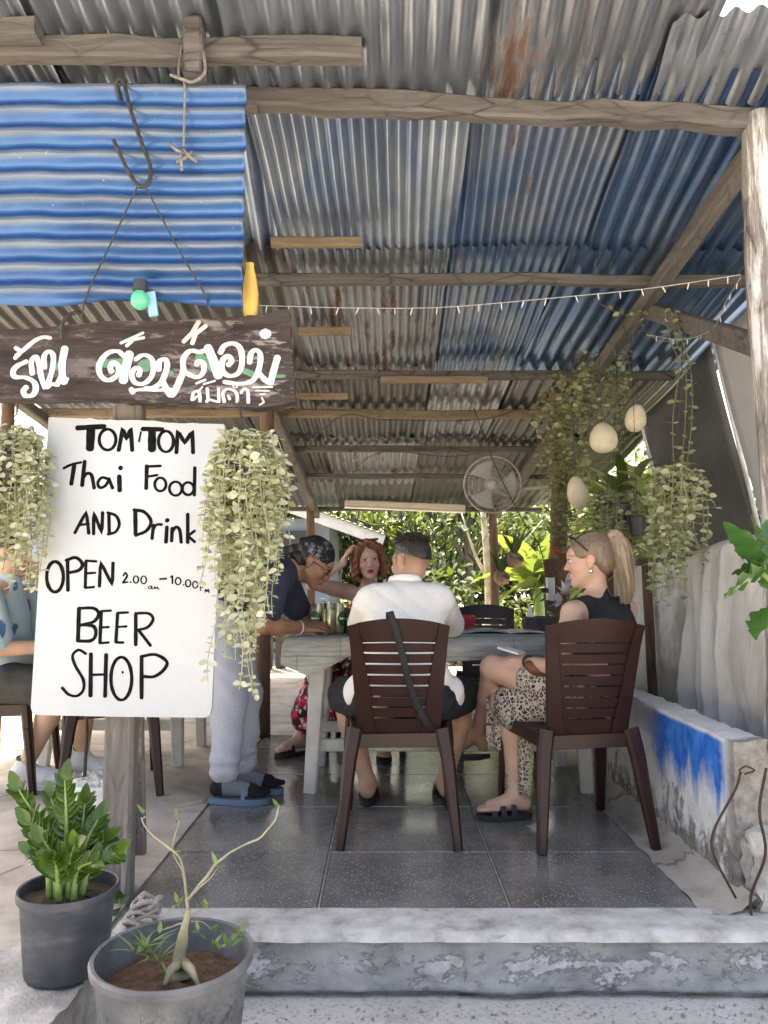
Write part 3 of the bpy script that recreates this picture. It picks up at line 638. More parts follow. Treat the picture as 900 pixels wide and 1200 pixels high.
# ---- wooden shop sign with white Thai lettering
YT = 2.40
ws = thing('wooden_sign', 'dark weathered plank sign with white Thai lettering hanging from a hook', 'sign', at(170, 475, YT))
t = NT('sign_plank'); co = t.co('Object', scale=(.12, 1, 1)); 
c = t.ramp(t.noise(co, 26, 9, .7, .8), [(.3, (.016, .012, .012)), (.55, (.04, .031, .03)), (.78, (.08, .063, .06))])
wm = t.ramp(t.noise(t.co('Object', scale=(.35, 1, 1.3)), 13, 10, .75), [(.52, 0), (.60, 1)]); gx = t.ramp(t.math('ADD', t.sep(t.co())[0], 1.3), [(.25, .25), (.95, 1)])
c = t.mix(t.math('MULTIPLY', wm, gx), c, (.24, .21, .205)); t.bump(t.noise(co, 40, 8, .7), .6, .006); M_plank = t.set(c, .85, 0, .25)
plate(MB(), [(-60, 388), (0, 385), (25, 386), (60, 383), (95, 379), (130, 376), (200, 376), (240, 373), (280, 371), (305, 369), (325, 364), (338, 361), (341, 400), (344, 440), (346, 470), (325, 475), (300, 478), (270, 475), (235, 472), (180, 472), (150, 468), (100, 466), (40, 468), (0, 467), (-60, 466)], YT, YT + .065).build('plank', M_plank, ws, None)
t = NT('sign_white_lettering'); M_let = t.set(t.ramp(t.noise(t.co(), 50, 8), [(.3, (.44, .455, .465)), (.72, (.36, .36, .36))]), .6)
T1 = [(('c', (155, 318), (100, 345), (76, 378), (90, 408), (150, 412), (198, 438), (210, 480), (190, 515), (150, 518), (137, 490), (155, 468)), 27), (('c', (92, 238), (118, 262), (88, 298)), 22), (('c', (95, 285), (150, 240), (205, 195), (255, 175), (295, 180)), 24),
      (('c', (190, 390), (184, 318), (210, 290), (228, 330), (240, 400), (262, 470)), 26), (('c', (262, 355), (258, 290), (285, 258), (312, 285), (305, 370), (275, 465)), 25), ([(275, 468), (300, 448), (335, 455), (360, 400)], 26), (('c', (380, 240), (364, 330), (366, 400), (378, 440)), 34), ([(380, 440), (396, 418)], 18),
      (('c', (725, 285), (690, 258), (630, 270), (582, 335), (590, 400), (635, 428), (685, 400), (695, 350), (665, 322), (645, 350), (655, 378)), 27), ([(758, 272), (738, 350), (722, 432)], 42), ([(708, 210), (770, 182), (838, 150)], 17), ([(742, 226), (780, 190), (842, 178)], 20),
      (('c', (795, 305), (840, 280), (885, 298), (900, 350), (885, 410), (840, 448), (790, 440), (772, 395), (795, 355), (820, 370), (812, 400)), 26), (('c', (770, 490), (830, 482), (920, 486), (1000, 480)), 22), ([(768, 480), (780, 500)], 26)]
T2 = [(('c', (76, 395), (80, 348), (112, 338), (122, 378), (95, 455), (50, 492), (0, 498)), 26), (('c', (95, 455), (125, 510), (150, 535), (185, 470), (215, 400)), 30), (('c', (215, 408), (212, 335), (250, 290), (300, 295), (340, 285)), 26), (('c', (285, 365), (300, 345), (325, 365), (322, 410), (290, 435), (245, 420), (212, 400)), 25), ([(348, 270), (378, 340), (408, 430)], 40),
      ([(214, 238), (262, 190), (298, 128)], 22), ([(262, 248), (280, 195), (338, 150)], 22), (('c', (418, 300), (440, 262), (490, 248), (530, 280), (538, 360), (515, 415), (465, 428), (428, 395), (432, 340), (462, 318), (480, 345), (462, 368)), 26),
      (('c', (580, 355), (588, 305), (615, 285), (640, 312), (632, 390), (595, 455), (520, 472), (440, 462)), 25), (('c', (625, 405), (665, 450), (695, 468)), 26), ([(695, 468), (735, 325)], 30), ([(666, 195), (670, 195)], 84),
      (('c', (262, 562), (268, 525), (292, 512), (304, 535), (305, 570)), 15), ([(270, 560), (290, 540)], 12), ([(300, 510), (318, 490)], 11), ([(284, 470), (335, 450)], 13), ([(325, 474), (388, 456)], 12), ([(345, 497), (350, 560), (342, 572)], 14), ([(352, 558), (402, 572)], 13), ([(408, 497), (410, 573)], 16),
      (('c', (440, 572), (432, 525), (455, 502), (490, 508), (510, 530), (512, 573)), 15), ([(462, 540), (470, 558)], 13), (('o', 500, 486, 11, 9), 7), (('c', (532, 522), (552, 500), (570, 515), (573, 578)), 15),
      ([(600, 492), (705, 490)], 13), ([(615, 510), (690, 512)], 11), ([(640, 530), (668, 528)], 11), ([(648, 550), (660, 575), (635, 590)], 9)]
for d_, ox, oy, sc_ in ((T1, 0, 360, 5.0), (T2, 170, 350, 4.7368)):
    for a, b in d_: strokes(MB(), [(a, b * (1.2 if 16 < b < 60 else 1.25 if b < 16 else 1.0))], ox, oy, sc_, YT - random.uniform(.0014, .0026), .03).build('letter_stroke', M_let, ws, True)
M_lgreen = pmat('green_sign_paint', (.05, .16, .09), (.09, .2, .13), 40, .7, bump=.1)
for d_, ox, oy, sc_ in (([([(315, 350), (345, 348)], 60), ([(615, 330), (720, 325)], 75), ([(840, 345), (870, 335)], 90)], 0, 360, 5.0), ([([(0, 360), (15, 380)], 60), ([(300, 320), (385, 385)], 55), ([(130, 405), (150, 415)], 30), ([(550, 400), (600, 420)], 40), ([(730, 430), (770, 430)], 30)], 170, 350, 4.7368)):
    for a in d_: strokes(MB(), [a], ox, oy, sc_, YT - random.uniform(.0002, .0004), .0).build('green_accent', M_lgreen, ws, True)
M_iron = pmat('dark_iron', (.03, .031, .033), (.06, .05, .045), 40, .55, .6, .2)
hk = MB().tube(cat([at(140, 118, 2.30), at(136, 97, 2.27), at(144, 95, 2.27), at(152, 125, 2.26), at(165, 165, 2.26), at(176, 195, 2.26), at(174, 214, 2.26), at(163, 218, 2.26), at(150, 200, 2.26), at(133, 164, 2.25)], 8), .0065, 8).build('iron_hook', M_iron)
tag(hk, 'bent black iron hook over the top of the blue panel', 'hook')
for pts in ([at(161, 219, 2.26), at(130, 285, 2.262), at(102, 345, 2.265), at(96, 372, 2.37)], [at(170, 218, 2.26), at(208, 290, 2.262), at(240, 345, 2.268), at(243, 355, 2.31)]): MB().tube(cat(pts, 5), .0028, 6).build('suspension_cord', M_cord, ws)
MB().tube(cat([at(72, 397, 2.385), at(73, 380, 2.375), at(82, 369, 2.375), at(94, 367, 2.38), at(98, 378, 2.39)], 6), .006, 7).build('hanger_ring', M_iron, ws)
MB().tube([at(243, 352, 2.33), at(252, 368, 2.35), at(269, 386, 2.385)], .006, 7).build('hanger_bar', M_iron, ws)
mb = MB(); mb.tube(cat([at(216, 40, 2.36), at(209, 85, 2.29), at(216, 98, 2.275), at(216, 135, 2.27), at(215, 172, 2.27)], 6), .004, 6)
mb.tube(cat([at(200, 88, 2.28), at(214, 93, 2.265), at(226, 96, 2.27), at(240, 85, 2.28), at(238, 60, 2.3)], 6), .0055, 6)
for a, b in (((198, 168), (216, 180)), ((207, 190), (225, 178)), ((212, 176), (213, 200)), ((215, 175), (231, 190))): mb.tube([at(*a, 2.27), at((a[0] + b[0]) / 2, (a[1] + b[1]) / 2 + 2, 2.262), at(*b, 2.27)], .0055, 6)
tag(mb.build('knotted_rope', pmat('old_rope', (.2, .19, .18), (.12, .11, .10), 60, .9, bump=.5), None, True), 'frayed knotted rope hanging in front of the blue panel', 'rope')

# ------------------------------------------------------------------ pots in front
M_pot = pmat('grey_plastic_pot', (.036, .041, .05), (.125, .125, .125), 9, .5, bump=.25, bscale=60, stretch=(1, 1, 2.2), c3=(.058, .063, .073), lo=.35, hi=.72)
t = NT('cracked_pot'); co = t.co('Object', scale=(1, 1, .42)); v = t.n('TexVoronoi', feature='DISTANCE_TO_EDGE', i_Scale=22.0); t.l(t.mix(.2, co, t.n('TexNoise', i_Scale=8.0).outputs['Color']), v.inputs['Vector'])
z_ = t.sep(t.co())[2]; low = t.ramp(t.math('ADD', z_, .5), [(.62, 1), (.665, 0)])
c = t.ramp(t.noise(t.co(), 9, 8), [(.3, (.05, .054, .062)), (.5, (.095, .10, .105)), (.72, (.17, .17, .17))]); ck = t.math('MULTIPLY', t.ramp(v.outputs[0], [(.05, 1), (.12, 0)]), low); c = t.mix(t.math('MULTIPLY', ck, t.ramp(t.noise(t.co(), 7), [(.42, 0), (.55, 1)])), c, (.025, .027, .032))
t.bump(v.outputs[0], .25, .004); M_cpot = t.set(c, .65)
def pot(T, c, rt, rb, h, mat, n=44):
    MB().lathe([(0, .004), (rb, 0), (rb * 1.01, .006), (rt * .93, h - .03), (rt * .94, h - .022), (rt, h - .02), (rt * 1.012, h - .006), (rt * .99, h), (rt * .945, h - .002), (rt * .92, h - .03), (rb * .96, .02), (0, .02)], n, c).build('pot', mat, T, 40)
pz = thing('potted_plant', 'glossy green leafy plant in a dark plastic pot before the sign post', 'plant', (-.80, 2.03, .045)); cz = V((-.80, 2.03, .045))
pot(pz, cz, .122, .097, .20, M_pot); M_dirt = pmat('dark_potting_soil', (.06, .045, .03), (.12, .09, .06), 30, .95, bump=1, bscale=60, bd=.02)
MB().grid(lambda u, v: cz + V((.111 * v * math.cos(6.2832 * u), .111 * v * math.sin(6.2832 * u), .17 + .012 * nz((u * 9, v * 5, 0)))), 24, 6).build('soil', M_dirt, pz, True)
M_zz = leafmat('glossy_leaf', (.026, .066, .010), (.052, .11, .016), (.13, .20, .032), .22, .2); M_zst = pmat('green_stalk', (.22, .30, .09), (.14, .22, .06), 20, .5, bump=.05)
ZZ = Leaves(leaf_template(1, .54, .0, .20, 8, .14)); top = cz + V((0, 0, .18))
for (tx, ty, dy, n) in ((22, 925, .0, 9), (76, 914, .02, 11), (100, 942, .10, 9), (52, 985, -.07, 8), (135, 1000, .0, 9), (122, 985, .07, 8), (88, 990, -.09, 7), (62, 1005, -.10, 6), (40, 1000, .05, 8), (60, 935, .08, 9), (108, 1010, -.08, 7), (115, 960, .03, 9), (35, 965, -.03, 8)):
    tip = at(tx, ty, cz.y + dy); b = top + V(((tip.x - cz.x) * .35, dy * .5 + random.uniform(-.02, .02), 0)); P = cat([b, b.lerp(tip, .45) + V((-(tip.x - cz.x) * .12, 0, .03)), tip], 8)
    MB().tube(P, [.009 * (1 - .75 * i / (len(P) - 1)) for i in range(len(P))], 7).build('stalk', M_zst, pz, True)
    n += 3
    for k in range(n):
        q = .28 + .70 * k / (n - 1); i = min(len(P) - 2, int(q * (len(P) - 1))); p = P[i].lerp(P[i + 1], q * (len(P) - 1) - i); ax = (P[i + 1] - P[i]).normalized(); side = ax.cross(V((0, -1, .25))).normalized()
        for s in (1, -1): ZZ.add(p, side * s * (1 - .35 * q) + ax * (.65 + .6 * q) + rnd(.2), V((0, -.85, .5)) + rnd(.3) - side * s * .5, random.uniform(.042, .060) * (1.05 - .28 * q))
    ZZ.add(P[-1], (P[-1] - P[-2]) + rnd(.003), V((0, -.9, .4)), .055)
ZZ.objects(ZZ.L, M_zz, pz)
pa = thing('potted_desert_rose', 'bare-branched desert rose with swollen trunk in a wide grey pot', 'plant', (-.462, 1.77, -.182)); ca = V((-.462, 1.77, -.182))
pot(pa, ca, .174, .13, .385, M_cpot, 56)
t = NT('red_soil'); co = t.co(); M_rsoil = t.set(t.mix(t.ramp(t.noise(co, 120, 5), [(.5, 0), (.62, .8)]), t.ramp(t.noise(co, 30, 10, .7), [(.3, (.08, .04, .022)), (.5, (.20, .11, .06)), (.7, (.33, .20, .12))]), (.07, .04, .025)), .95); t.bump(t.noise(co, 90, 10, .75), 1, .03)
MB().grid(lambda u, v: ca + V((.157 * v * math.cos(6.2832 * u), .157 * v * math.sin(6.2832 * u), .315 + .022 * (1 - v) + .01 * nz((math.cos(6.28 * u) * v * 6, math.sin(6.28 * u) * v * 6, 0)))), 40, 12).build('soil', M_rsoil, pa, True)
M_bark = pmat('pale_bark', (.30, .27, .18), (.19, .19, .11), 14, .7, bump=.3, bscale=50); Ya = 1.78
tr = MB(); b0 = at(212, 1150, Ya - .02); P = cat([b0, at(211, 1120, Ya), at(216, 1090, Ya), at(221, 1066, Ya)], 6); k = len(P)
tr.tube(P, [.017 * (1 - (i / (k - 1)) ** .8) + .0052 for i in range(k)], 14)
for pts, r in (([(221, 1070), (219, 1050), (214, 1020), (206, 1000), (186, 985), (170, 968), (166, 958)], .011), ([(221, 1055), (236, 1035), (256, 1010), (282, 992), (306, 980), (322, 962), (327, 942)], .010), ([(228, 1046), (244, 1030), (255, 1018)], .006), ([(214, 1022), (206, 1008), (202, 990), (210, 965), (206, 958)], .006), ([(221, 1080), (205, 1085), (185, 1092)], .007), ([(222, 1075), (233, 1068), (243, 1062)], .006), ([(219, 1078), (212, 1066), (208, 1060)], .005), ([(224, 1080), (237, 1080), (248, 1090)], .005)):
    P = cat([at(x, y, Ya + .015 * math.sin(i * 1.3)) for i, (x, y) in enumerate(pts)], 6); r *= .33; tr.tube(P, [r * (1 - .55 * i / (len(P) - 1)) for i in range(len(P))], 8)
for a, b in (((210, 1130), (192, 1156)), ((216, 1130), (232, 1154))): tr.tube([at(*a, Ya - .02), at((a[0] + b[0]) / 2, (a[1] + b[1]) / 2 - 6, Ya - .05), at(*b, Ya - .07)], [.013, .010, .004], 9)
tr.v = [tuple(V(p) + nzv(V(p), 30) * .003) for p in tr.v]; tr.build('trunk', M_bark, pa, True)
AL = Leaves(leaf_template(1, .34, .4, .1, 5, .15)); M_al = leafmat('small_green_leaf', (.07, .13, .03), (.12, .2, .05), (.2, .28, .09), .45, .25)
for x, y, n, s in ((327, 942, 7, .022), (166, 956, 5, .022), (206, 957, 6, .024), (256, 1014, 6, .024), (186, 1092, 6, .03), (244, 1062, 7, .026), (207, 1059, 6, .024), (248, 1090, 8, .03), (206, 1000, 5, .026), (232, 1092, 6, .026), (282, 1096, 12, .026), (268, 1105, 12, .024), (255, 1110, 9, .024)):
    for _ in range(max(3, int(n * .55))): AL.add(at(x + random.uniform(-4, 4), y + random.uniform(-4, 4), Ya + random.uniform(-.03, .03)), rnd(1) + V((0, 0, .5)), V((0, -.4, 1)) + rnd(.5), s * random.uniform(.7, 1.3))
AL.objects(AL.L, M_al, pa)
GR = Leaves(leaf_template(1, .085, .9, .3, 6, .35)); M_gr = leafmat('grass_blade', (.08, .14, .04), (.13, .2, .06), (.2, .27, .1), .6, .25)
for x, y in ((170, 1112), (178, 1120), (160, 1118), (186, 1126)):
    for _ in range(9): a = random.uniform(0, 6.28); GR.add(at(x, y, Ya - .05), V((math.cos(a), math.sin(a), random.uniform(.3, 1.3))), V((0, 0, 1)), random.uniform(.05, .09))
GR.objects(GR.L, M_gr, pa, 'grass_blade')
# rubble under the pots, concrete stub, rope, weeds
cb = MB(); lumpy(cb, (-1.04, 1.72, -.185), (-.735, 2.16, .042), .03, .022, 9); tag(cb.build('concrete_block', M_rough, None, True), 'rough grey concrete block under the glossy green plant', 'block')
stb = thing('concrete_stub', 'broken white concrete stub with rusty bars beside the sign post', 'stub', (-.99, 2.66, 0)); a, b = at(86, 918, 2.62), at(126, 918, 2.62)
mb = MB(); lumpy(mb, (a.x, 2.60, -.01), (b.x, 2.72, a.z - .006), .02, .006, 12); mb.build('stub_body', pmat('whitewashed_concrete', (.62, .63, .63), (.48, .49, .5), 14, .9, bump=.6, bscale=50), stb, True)
mb = MB(); lumpy(mb, (a.x + .002, 2.605, a.z - .02), (b.x - .002, 2.715, a.z + .012), .012, .018, 40); mb.build('broken_top', pmat('broken_concrete', (.72, .71, .69), (.5, .48, .45), 40, .95, bump=1, bscale=90, bd=.01), stb, True)
for x in (78 + 20, 122): p = at(x, 930, 2.66); MB().tube([p, p + V((.004, .0, .2)), p + V((-.01, .0, .42))], .006, 7).build('reinforcing_bar', M_rust, stb)
rp_ = MB(); rr = random.Random(3)
for k in range(5):
    c0 = at(165 + 3 * k, 1050 - 4 * k, 2.36); pts = [c0 + V((.045 * math.cos(a * .9 + k) * (1 - .1 * k), .03 * math.sin(a * .9 + k), .012 * math.sin(a * 1.7 + k) + .018 * (k % 3))) for a in range(8)]; P = cat(pts, 6)
    for ph in (0, 2.1, 4.2): rp_.tube([p + V((.004 * math.cos(i * .8 + ph), .004 * math.sin(i * .8 + ph), .003 * math.sin(i * .8 + ph))) for i, p in enumerate(P)], .0048, 6)
zmin = min(p[2] for p in rp_.v); rp_.v = [(x, y, z - zmin + .002) for x, y, z in rp_.v]
tag(rp_.build('coiled_rope', pmat('grey_rope', (.42, .39, .35), (.28, .26, .23), 80, .95, bump=.6), None, True), 'tangle of grey rope at the foot of the sign post', 'rope')
wd = thing('weed', 'small pale weed sprouting below the wide grey pot', 'plant', at(128, 1185, 1.52)); W_ = Leaves(leaf_template(1, .36, .5, .1, 5, .2)); c0 = on_z(128, 1215, -.18)
for k in range(14): a = k * 2.4; W_.add(c0 + V((0, 0, .03 + .004 * k)), V((math.cos(a), math.sin(a), .3 + .08 * k)), V((0, 0, 1)), .034 * (1 - .03 * k))
wd.location = c0; W_.objects(W_.L, M_al, wd); MB().tube([c0, c0 + V((0, 0, .08))], .004, 6).build('stem', M_zst, wd)
wc = thing('creeping_weed', 'two-leaved green weed between the pot and the rope', 'plant', on_z(140, 1062, 0)); W2 = Leaves(leaf_template(1, .62, .3, .15, 6, .1)); c1 = on_z(140, 1062, 0)
W2.add(c1 + V((0, 0, .02)), V((-.1, -.3, .5)), V((0, -1, .5)), .055); W2.add(c1 + V((-.005, -.02, -.0)), V((.25, -.9, .15)), V((-.2, -.3, 1)), .06); W2.add(c1 + V((0, 0, .01)), V((.6, .1, .5)), V((0, -1, .5)), .04); W2.objects(W2.L, M_zz, wc); MB().tube([c1 + V((0, 0, -.01)), c1 + V((0, 0, .03))], .003, 5).build('stem', M_zst, wc)
lf = Leaves(leaf_template(1, .5, .4, .3, 6, .2)); lf.add(on_z(536, 1166, -.182), V((1, .1, .15)), V((0, 0, 1)), .05); o = lf.stuff('dead_leaf', pmat('dead_leaf', (.16, .09, .06), (.09, .05, .03), 40, .8), None, None, None); tag(o, 'dry brown leaf lying at the foot of the step', 'leaf')

# ------------------------------------------------------------------ hanging plants at the front and the vine along the rafter
hanging_plant('pale green trailing plant hanging over the right edge of the white sign', at(291, 550, 2.27), .112, .10,
    [(46, -1, 1, .06, .24), (46, -1, 1, .18, .34), (18, -.7, .5, .34, .50), (9, -.5, .3, .5, .62), (3, -.25, .15, .62, .70)], hook=at(279, 470, 2.37), mound=.10)
hanging_plant('pale green trailing plant hanging at the photo edge beside the white sign', at(10, 540, 2.42), .12, .10,
    [(50, -1, 1, .08, .28), (44, -1, 1, .2, .36), (12, -.4, .6, .34, .42)], hook=at(22, 462, 2.42), mound=.10)
hanging_plant('trailing plant with pale mound hanging against the dark awning', at(795, 570, 3.45), .13, .10,
    [(26, -1, .3, .2, .42), (14, -1, .2, .4, .56), (14, -1, 1, .05, .14), (2, .85, 1, .45, .5)], leaf=.034, gap=.028, hook=at(800, 372, 3.45), mat=leafmat('olive_pale_leaf', (.28, .30, .15), (.43, .44, .26), (.58, .58, .40), .5, .3), nobj=250, mound=.08)
hanging_plant('dense olive trailing plant hanging behind the ponytail of the blonde woman', at(722, 595, 4.3), .15, .10,
    [(40, -1, 1, .12, .3), (12, -.8, .8, .3, .4)], leaf=.034, gap=.03, hook=at(722, 400, 4.3), mat=M_olive, nobj=200, mound=.09)
vn = thing('climbing_vine', 'thin leafy vine draped from the rafter down the red-banded post', 'plant', (1.2, 5.0, 1.2)); vl = Leaves(OV); vs_ = MB()
def strand(pts, leaf=.042, gap=.032, r=.002):
    P = cat(pts, 10); vs_.tube(P, r, 4, False); d = 0; nx = 0; tw = random.uniform(0, 6)
    for i in range(1, len(P)):
        d += (P[i] - P[i - 1]).length
        if d > nx:
            nx = d + gap * random.uniform(.7, 1.4); tw += 1.6
            for s in (0, math.pi):
                if random.random() < .8: vl.add(P[i], V((math.cos(tw + s), math.sin(tw + s), random.uniform(-.4, .6))), V((0, -.6, .8)) + rnd(.6), leaf * random.uniform(.7, 1.2))
rv = random.Random(11)
for k in range(40):
    x = rv.uniform(640, 745); y = 395 + (745 - x) * .32 + rv.uniform(-8, 40); Y = rv.uniform(4.3, 5.0); L = rv.uniform(50, 130) * (1.25 if x < 700 else .8)
    strand([at(x + rv.uniform(-8, 8), y, Y), at(x + rv.uniform(-14, 10), y + L * .5, Y), at(x + rv.uniform(-14, 14), y + L, Y)])
for k in range(16): x = rv.uniform(645, 668); strand([at(x, 470, 5.1), at(x + rv.uniform(-10, 10), 540, 5.15), at(x + rv.uniform(-8, 8), 600 + rv.uniform(0, 60), 5.15)])
for x in (790, 797, 803): strand([at(x - 12, 362, 3.5), at(x - 4, 400, 3.45), at(x + 6, 430, 3.45), at(x + rv.uniform(-4, 8), 490, 3.45), at(x, 560, 3.45)], .034, .04)
strand([at(690, 350, 4.2), at(740, 370, 4.0), at(775, 345, 3.9), at(770, 320, 3.85)], .036, .05); strand([at(745, 365, 3.9), at(760, 392, 3.7), at(790, 400, 3.6), at(835, 385, 3.4)], .03, .06)
vs_.build('stem', pmat('olive_stem', (.10, .10, .05), (.16, .15, .08), 20, .8, bump=0), vn, True); vl.split(280, M_olive, vn)

# loose grit along the foot of the step
mb = MB(); rg_ = random.Random(4)
for _ in range(320):
    x = rg_.uniform(-.75, 1.4); y = 2.30 - abs(rg_.gauss(0, .10)) if rg_.random() < .7 else rg_.uniform(1.75, 2.3); r = rg_.uniform(.0015, .006) * (1.6 if rg_.random() < .06 else 1)
    c0 = V((x, y, -.183 + r * .4)); P = [c0 + V((r * rg_.uniform(.6, 1.3), 0, 0)), c0 + V((0, r * rg_.uniform(.6, 1.3), 0)), c0 - V((r * rg_.uniform(.6, 1.3), 0, 0)), c0 - V((0, r * rg_.uniform(.6, 1.3), 0)), c0 + V((0, 0, r * .8)), c0 - V((0, 0, r * .6))]
    mb.add(P, [(0, 1, 4), (1, 2, 4), (2, 3, 4), (3, 0, 4), (1, 0, 5), (2, 1, 5), (3, 2, 5), (0, 3, 5)])
tag(mb.build('gravel', pmat('grit', (.3, .28, .26), (.16, .15, .14), 60, .9), None, None), 'loose grey grit scattered along the foot of the step', 'gravel', kind='stuff')
# ------------------------------------------------------------------ background: neighbour's house, trees and shrubs
hs = thing('neighbour_house', 'low pale blue house with white sloping eave behind the table', 'house', (-2.6, 14, -.15))
M_bwall = pmat('pale_blue_wall', (.30, .36, .44), (.24, .29, .36), 3, .9, bump=.1); M_white = pmat('white_board', (.68, .68, .66), (.55, .55, .53), 6, .7, bump=.1)
MB().box((-6, 12.6, -.2), (-.9, 16.5, 2.1)).build('wall', M_bwall, hs, None)
mb = MB(); mb.box((-3.4, 12.52, 1.05), (-1.15, 12.596, 1.9)); mb.build('window', pmat('dark_glass', (.03, .035, .04), (.05, .05, .055), 3, .2), hs, None)
for i in range(4): MB().box((-3.4 + .74 * i - .03, 12.48, 1.02), (-3.4 + .74 * i + .03, 12.515, 1.93)).build('window_bar', M_white, hs, None)
e0, e1 = V((-6.2, 12.2, 3.95)), V((.0, 12.2, 1.72)); 
mb = MB(); mb.bar(e0, e1, .05, .2, (0, 0, 1)); mb.build('eave_board', M_white, hs, None)
mb = MB(); mb.shell(lambda u, v: (-6.3 + 6.4 * u, 12.1 + 4.6 * v, 4.09 - 2.31 * u + .012 * math.sin(u * 6.4 / .09 * 6.283)), 160, 3, lambda u, v: (-6.3 + 6.4 * u, 12.1 + 4.6 * v, 4.08 - 2.31 * u + .012 * math.sin(u * 6.4 / .09 * 6.283))); mb.build('roof', TG[2], hs, True)
pf = thing('plank_partition', 'dark plank partition behind the tables at the left', 'partition', (-3.6, 9.5, 0))
M_pw = wood('dark_planks', (.06, .05, .04), (.17, .14, .11), 2, .4)
for i in range(30):
    x = -5.9 + .16 * i
    MB().bar((x, 9.5 + random.uniform(-.01, .01), -.01), (x + random.uniform(-.02, .02), 9.5, 1.35 + random.uniform(-.08, .08)), .13, .02, (0, 1, 0)).build('plank', M_pw, pf, None)
for z in (.35, 1.1): timber('rail', (-6, 9.535, z), (-1.1, 9.535, z), .03, .06, M_beam, 6, .001, parent=pf)

BR = leaf_template(1, .45, .7, .15, 4, .25)
def tree(name, label, base, trunk, clumps, leaf, n, mat, cat_='tree', tm=BR, bark=None, rt=.1, group=None, droop=.2, up=.3):
    base = V(base); T = thing(name, label, cat_, base, group=group); mb = MB(); P = cat([base + V(p) for p in trunk], 6); k = len(P)
    mb.tube(P, [rt * (1 - .6 * i / (k - 1)) for i in range(k)], 10); lv = Leaves(tm)
    for (c, r) in clumps:
        c = base + V(c); s = P[min(k - 1, int(k * .55) + random.randrange(max(1, k // 3)))]
        mb.tube(cat([s, s.lerp(c, .5) + V((0, 0, -.1)), c], 4), [rt * .35 - rt * .27 * i / 8 for i in range(9)], 6)
        for _ in range(int(n * (r[0] * r[1] * r[2]) ** .6)):
            d = rnd(1); 
            while d.length > 1 or d.length < .1: d = rnd(1)
            d = d * (d.length ** -.45); p = c + V((d.x * r[0], d.y * r[1], d.z * r[2])); 
            if nz(p, 2.4 / max(r)) < -.12: continue
            lv.add(p, V((d.x, d.y, d.z * .4 - droop)) + rnd(.7), V((0, 0, 1)) + rnd(.55) + d * up, leaf * random.uniform(.65, 1.3))
    mb.build('trunk', bark or M_bark2, T, True); o = lv.stuff('crown', mat, T, None, None); return T
M_bark2 = pmat('tree_bark', (.20, .17, .13), (.10, .085, .07), 10, .95, bump=.9, bscale=30, bd=.02)
L_light = leafmat('light_leaf', (.06, .095, .018), (.10, .145, .028), (.16, .20, .05), .75, .4); L_dark = leafmat('dark_leaf', (.012, .024, .009), (.022, .04, .013), (.04, .06, .018), .65, .2)
L_mid = leafmat('mid_leaf', (.022, .042, .013), (.042, .07, .02), (.072, .105, .03), .75, .3)
random.seed(21)
tree('broad_tree', 'light green feathery tree behind the red-haired woman', (-.6, 15.5, -.1), [(0, 0, 0), (.1, 0, 1.4), (-.1, 0, 3)], [((-.5, 0, 2.2), (1.3, 1, .8)), ((.9, .3, 2.4), (1.2, 1, .9)), ((.2, 0, 3.4), (1.6, 1.2, .9)), ((-1.6, .5, 3.2), (1.2, 1, .9))], .16, 620, L_light)
tree('mango_tree', 'dark drooping-leaved tree behind the man in white', (1.3, 12.6, -.1), [(0, 0, 0), (.1, 0, 1.2), (0, 0, 2.6)], [((-.15, -.3, 1.75), (.6, .6, .75)), ((.45, 0, 2.3), (.8, .7, .6)), ((-.5, .2, 2.7), (.9, .8, .6)), ((.0, -.2, 3.2), (1.1, .9, .7))], .19, 520, L_dark, droop=.9, up=.1)
tree('garden_tree', 'mid green tree beyond the shelter posts', (3.7, 14.5, -.1), [(0, 0, 0), (-.1, 0, 1.5), (.1, 0, 3.2)], [((-.6, 0, 2.6), (1.1, 1, .8)), ((.9, 0, 2.9), (1.3, 1, .9)), ((0, .3, 3.8), (1.5, 1.2, 1))], .15, 430, L_mid)
tree('garden_tree', 'loose mid green tree high over the white eave', (-2.6, 18.5, -.1), [(0, 0, 0), (.1, 0, 2), (0, 0, 4.5)], [((-1, 0, 4.2), (1.6, 1.2, 1)), ((1, 0, 4.0), (1.5, 1.2, 1.1)), ((0, 0, 5.2), (1.8, 1.4, 1))], .17, 330, L_mid)
tree('slender_tree', 'slender pale-trunked tree beside the rear roof post', (1.33, 9.9, -.12), [(0, 0, 0), (.02, 0, 1), (-.04, .1, 2.2)], [((.4, .2, 1.75), (.5, .4, .3)), ((-.3, .3, 2.1), (.6, .5, .3)), ((.8, .4, 2.0), (.5, .4, .35))], .12, 480, L_mid, bark=pmat('pale_mottled_bark', (.52, .47, .38), (.3, .26, .2), 9, .9, bump=.3), rt=.085)
shrubs = [('leafy garden shrub just right of the man in white', (.55, 10.7), 1.25, L_mid, .12), ('broad-leaved shrub behind the far chair', (1.1, 10.9), 1.35, L_mid, .17), ('pale shrub low behind the lily', (1.75, 10.3), 1.0, L_light, .12), ('dark shrub behind the red-banded post', (2.4, 11.2), 1.5, L_dark, .15), ('light shrub behind the standing waitress', (-.5, 11.3), 1.0, L_light, .12), ('bushy shrub at the garden edge by the awning', (3.4, 10.6), 1.7, L_mid, .14), ('low shrub between the posts', (.1, 11.2), 1.1, L_mid, .13), ('far shrub at the corner of the blue house', (-1.3, 11.6), .9, L_mid, .12), ('tall shrub under the mango tree', (.75, 11.9), 1.5, L_dark, .15), ('full green shrub beyond the plaster fence', (2.5, 7.9), 2.7, L_light, .11), ('bright shrub behind the hanging gourds', (2.55, 9.1), 2.9, L_light, .12), ('dark low shrub behind the dense trailing plant', (1.75, 6.5), 1.15, L_dark, .10)]
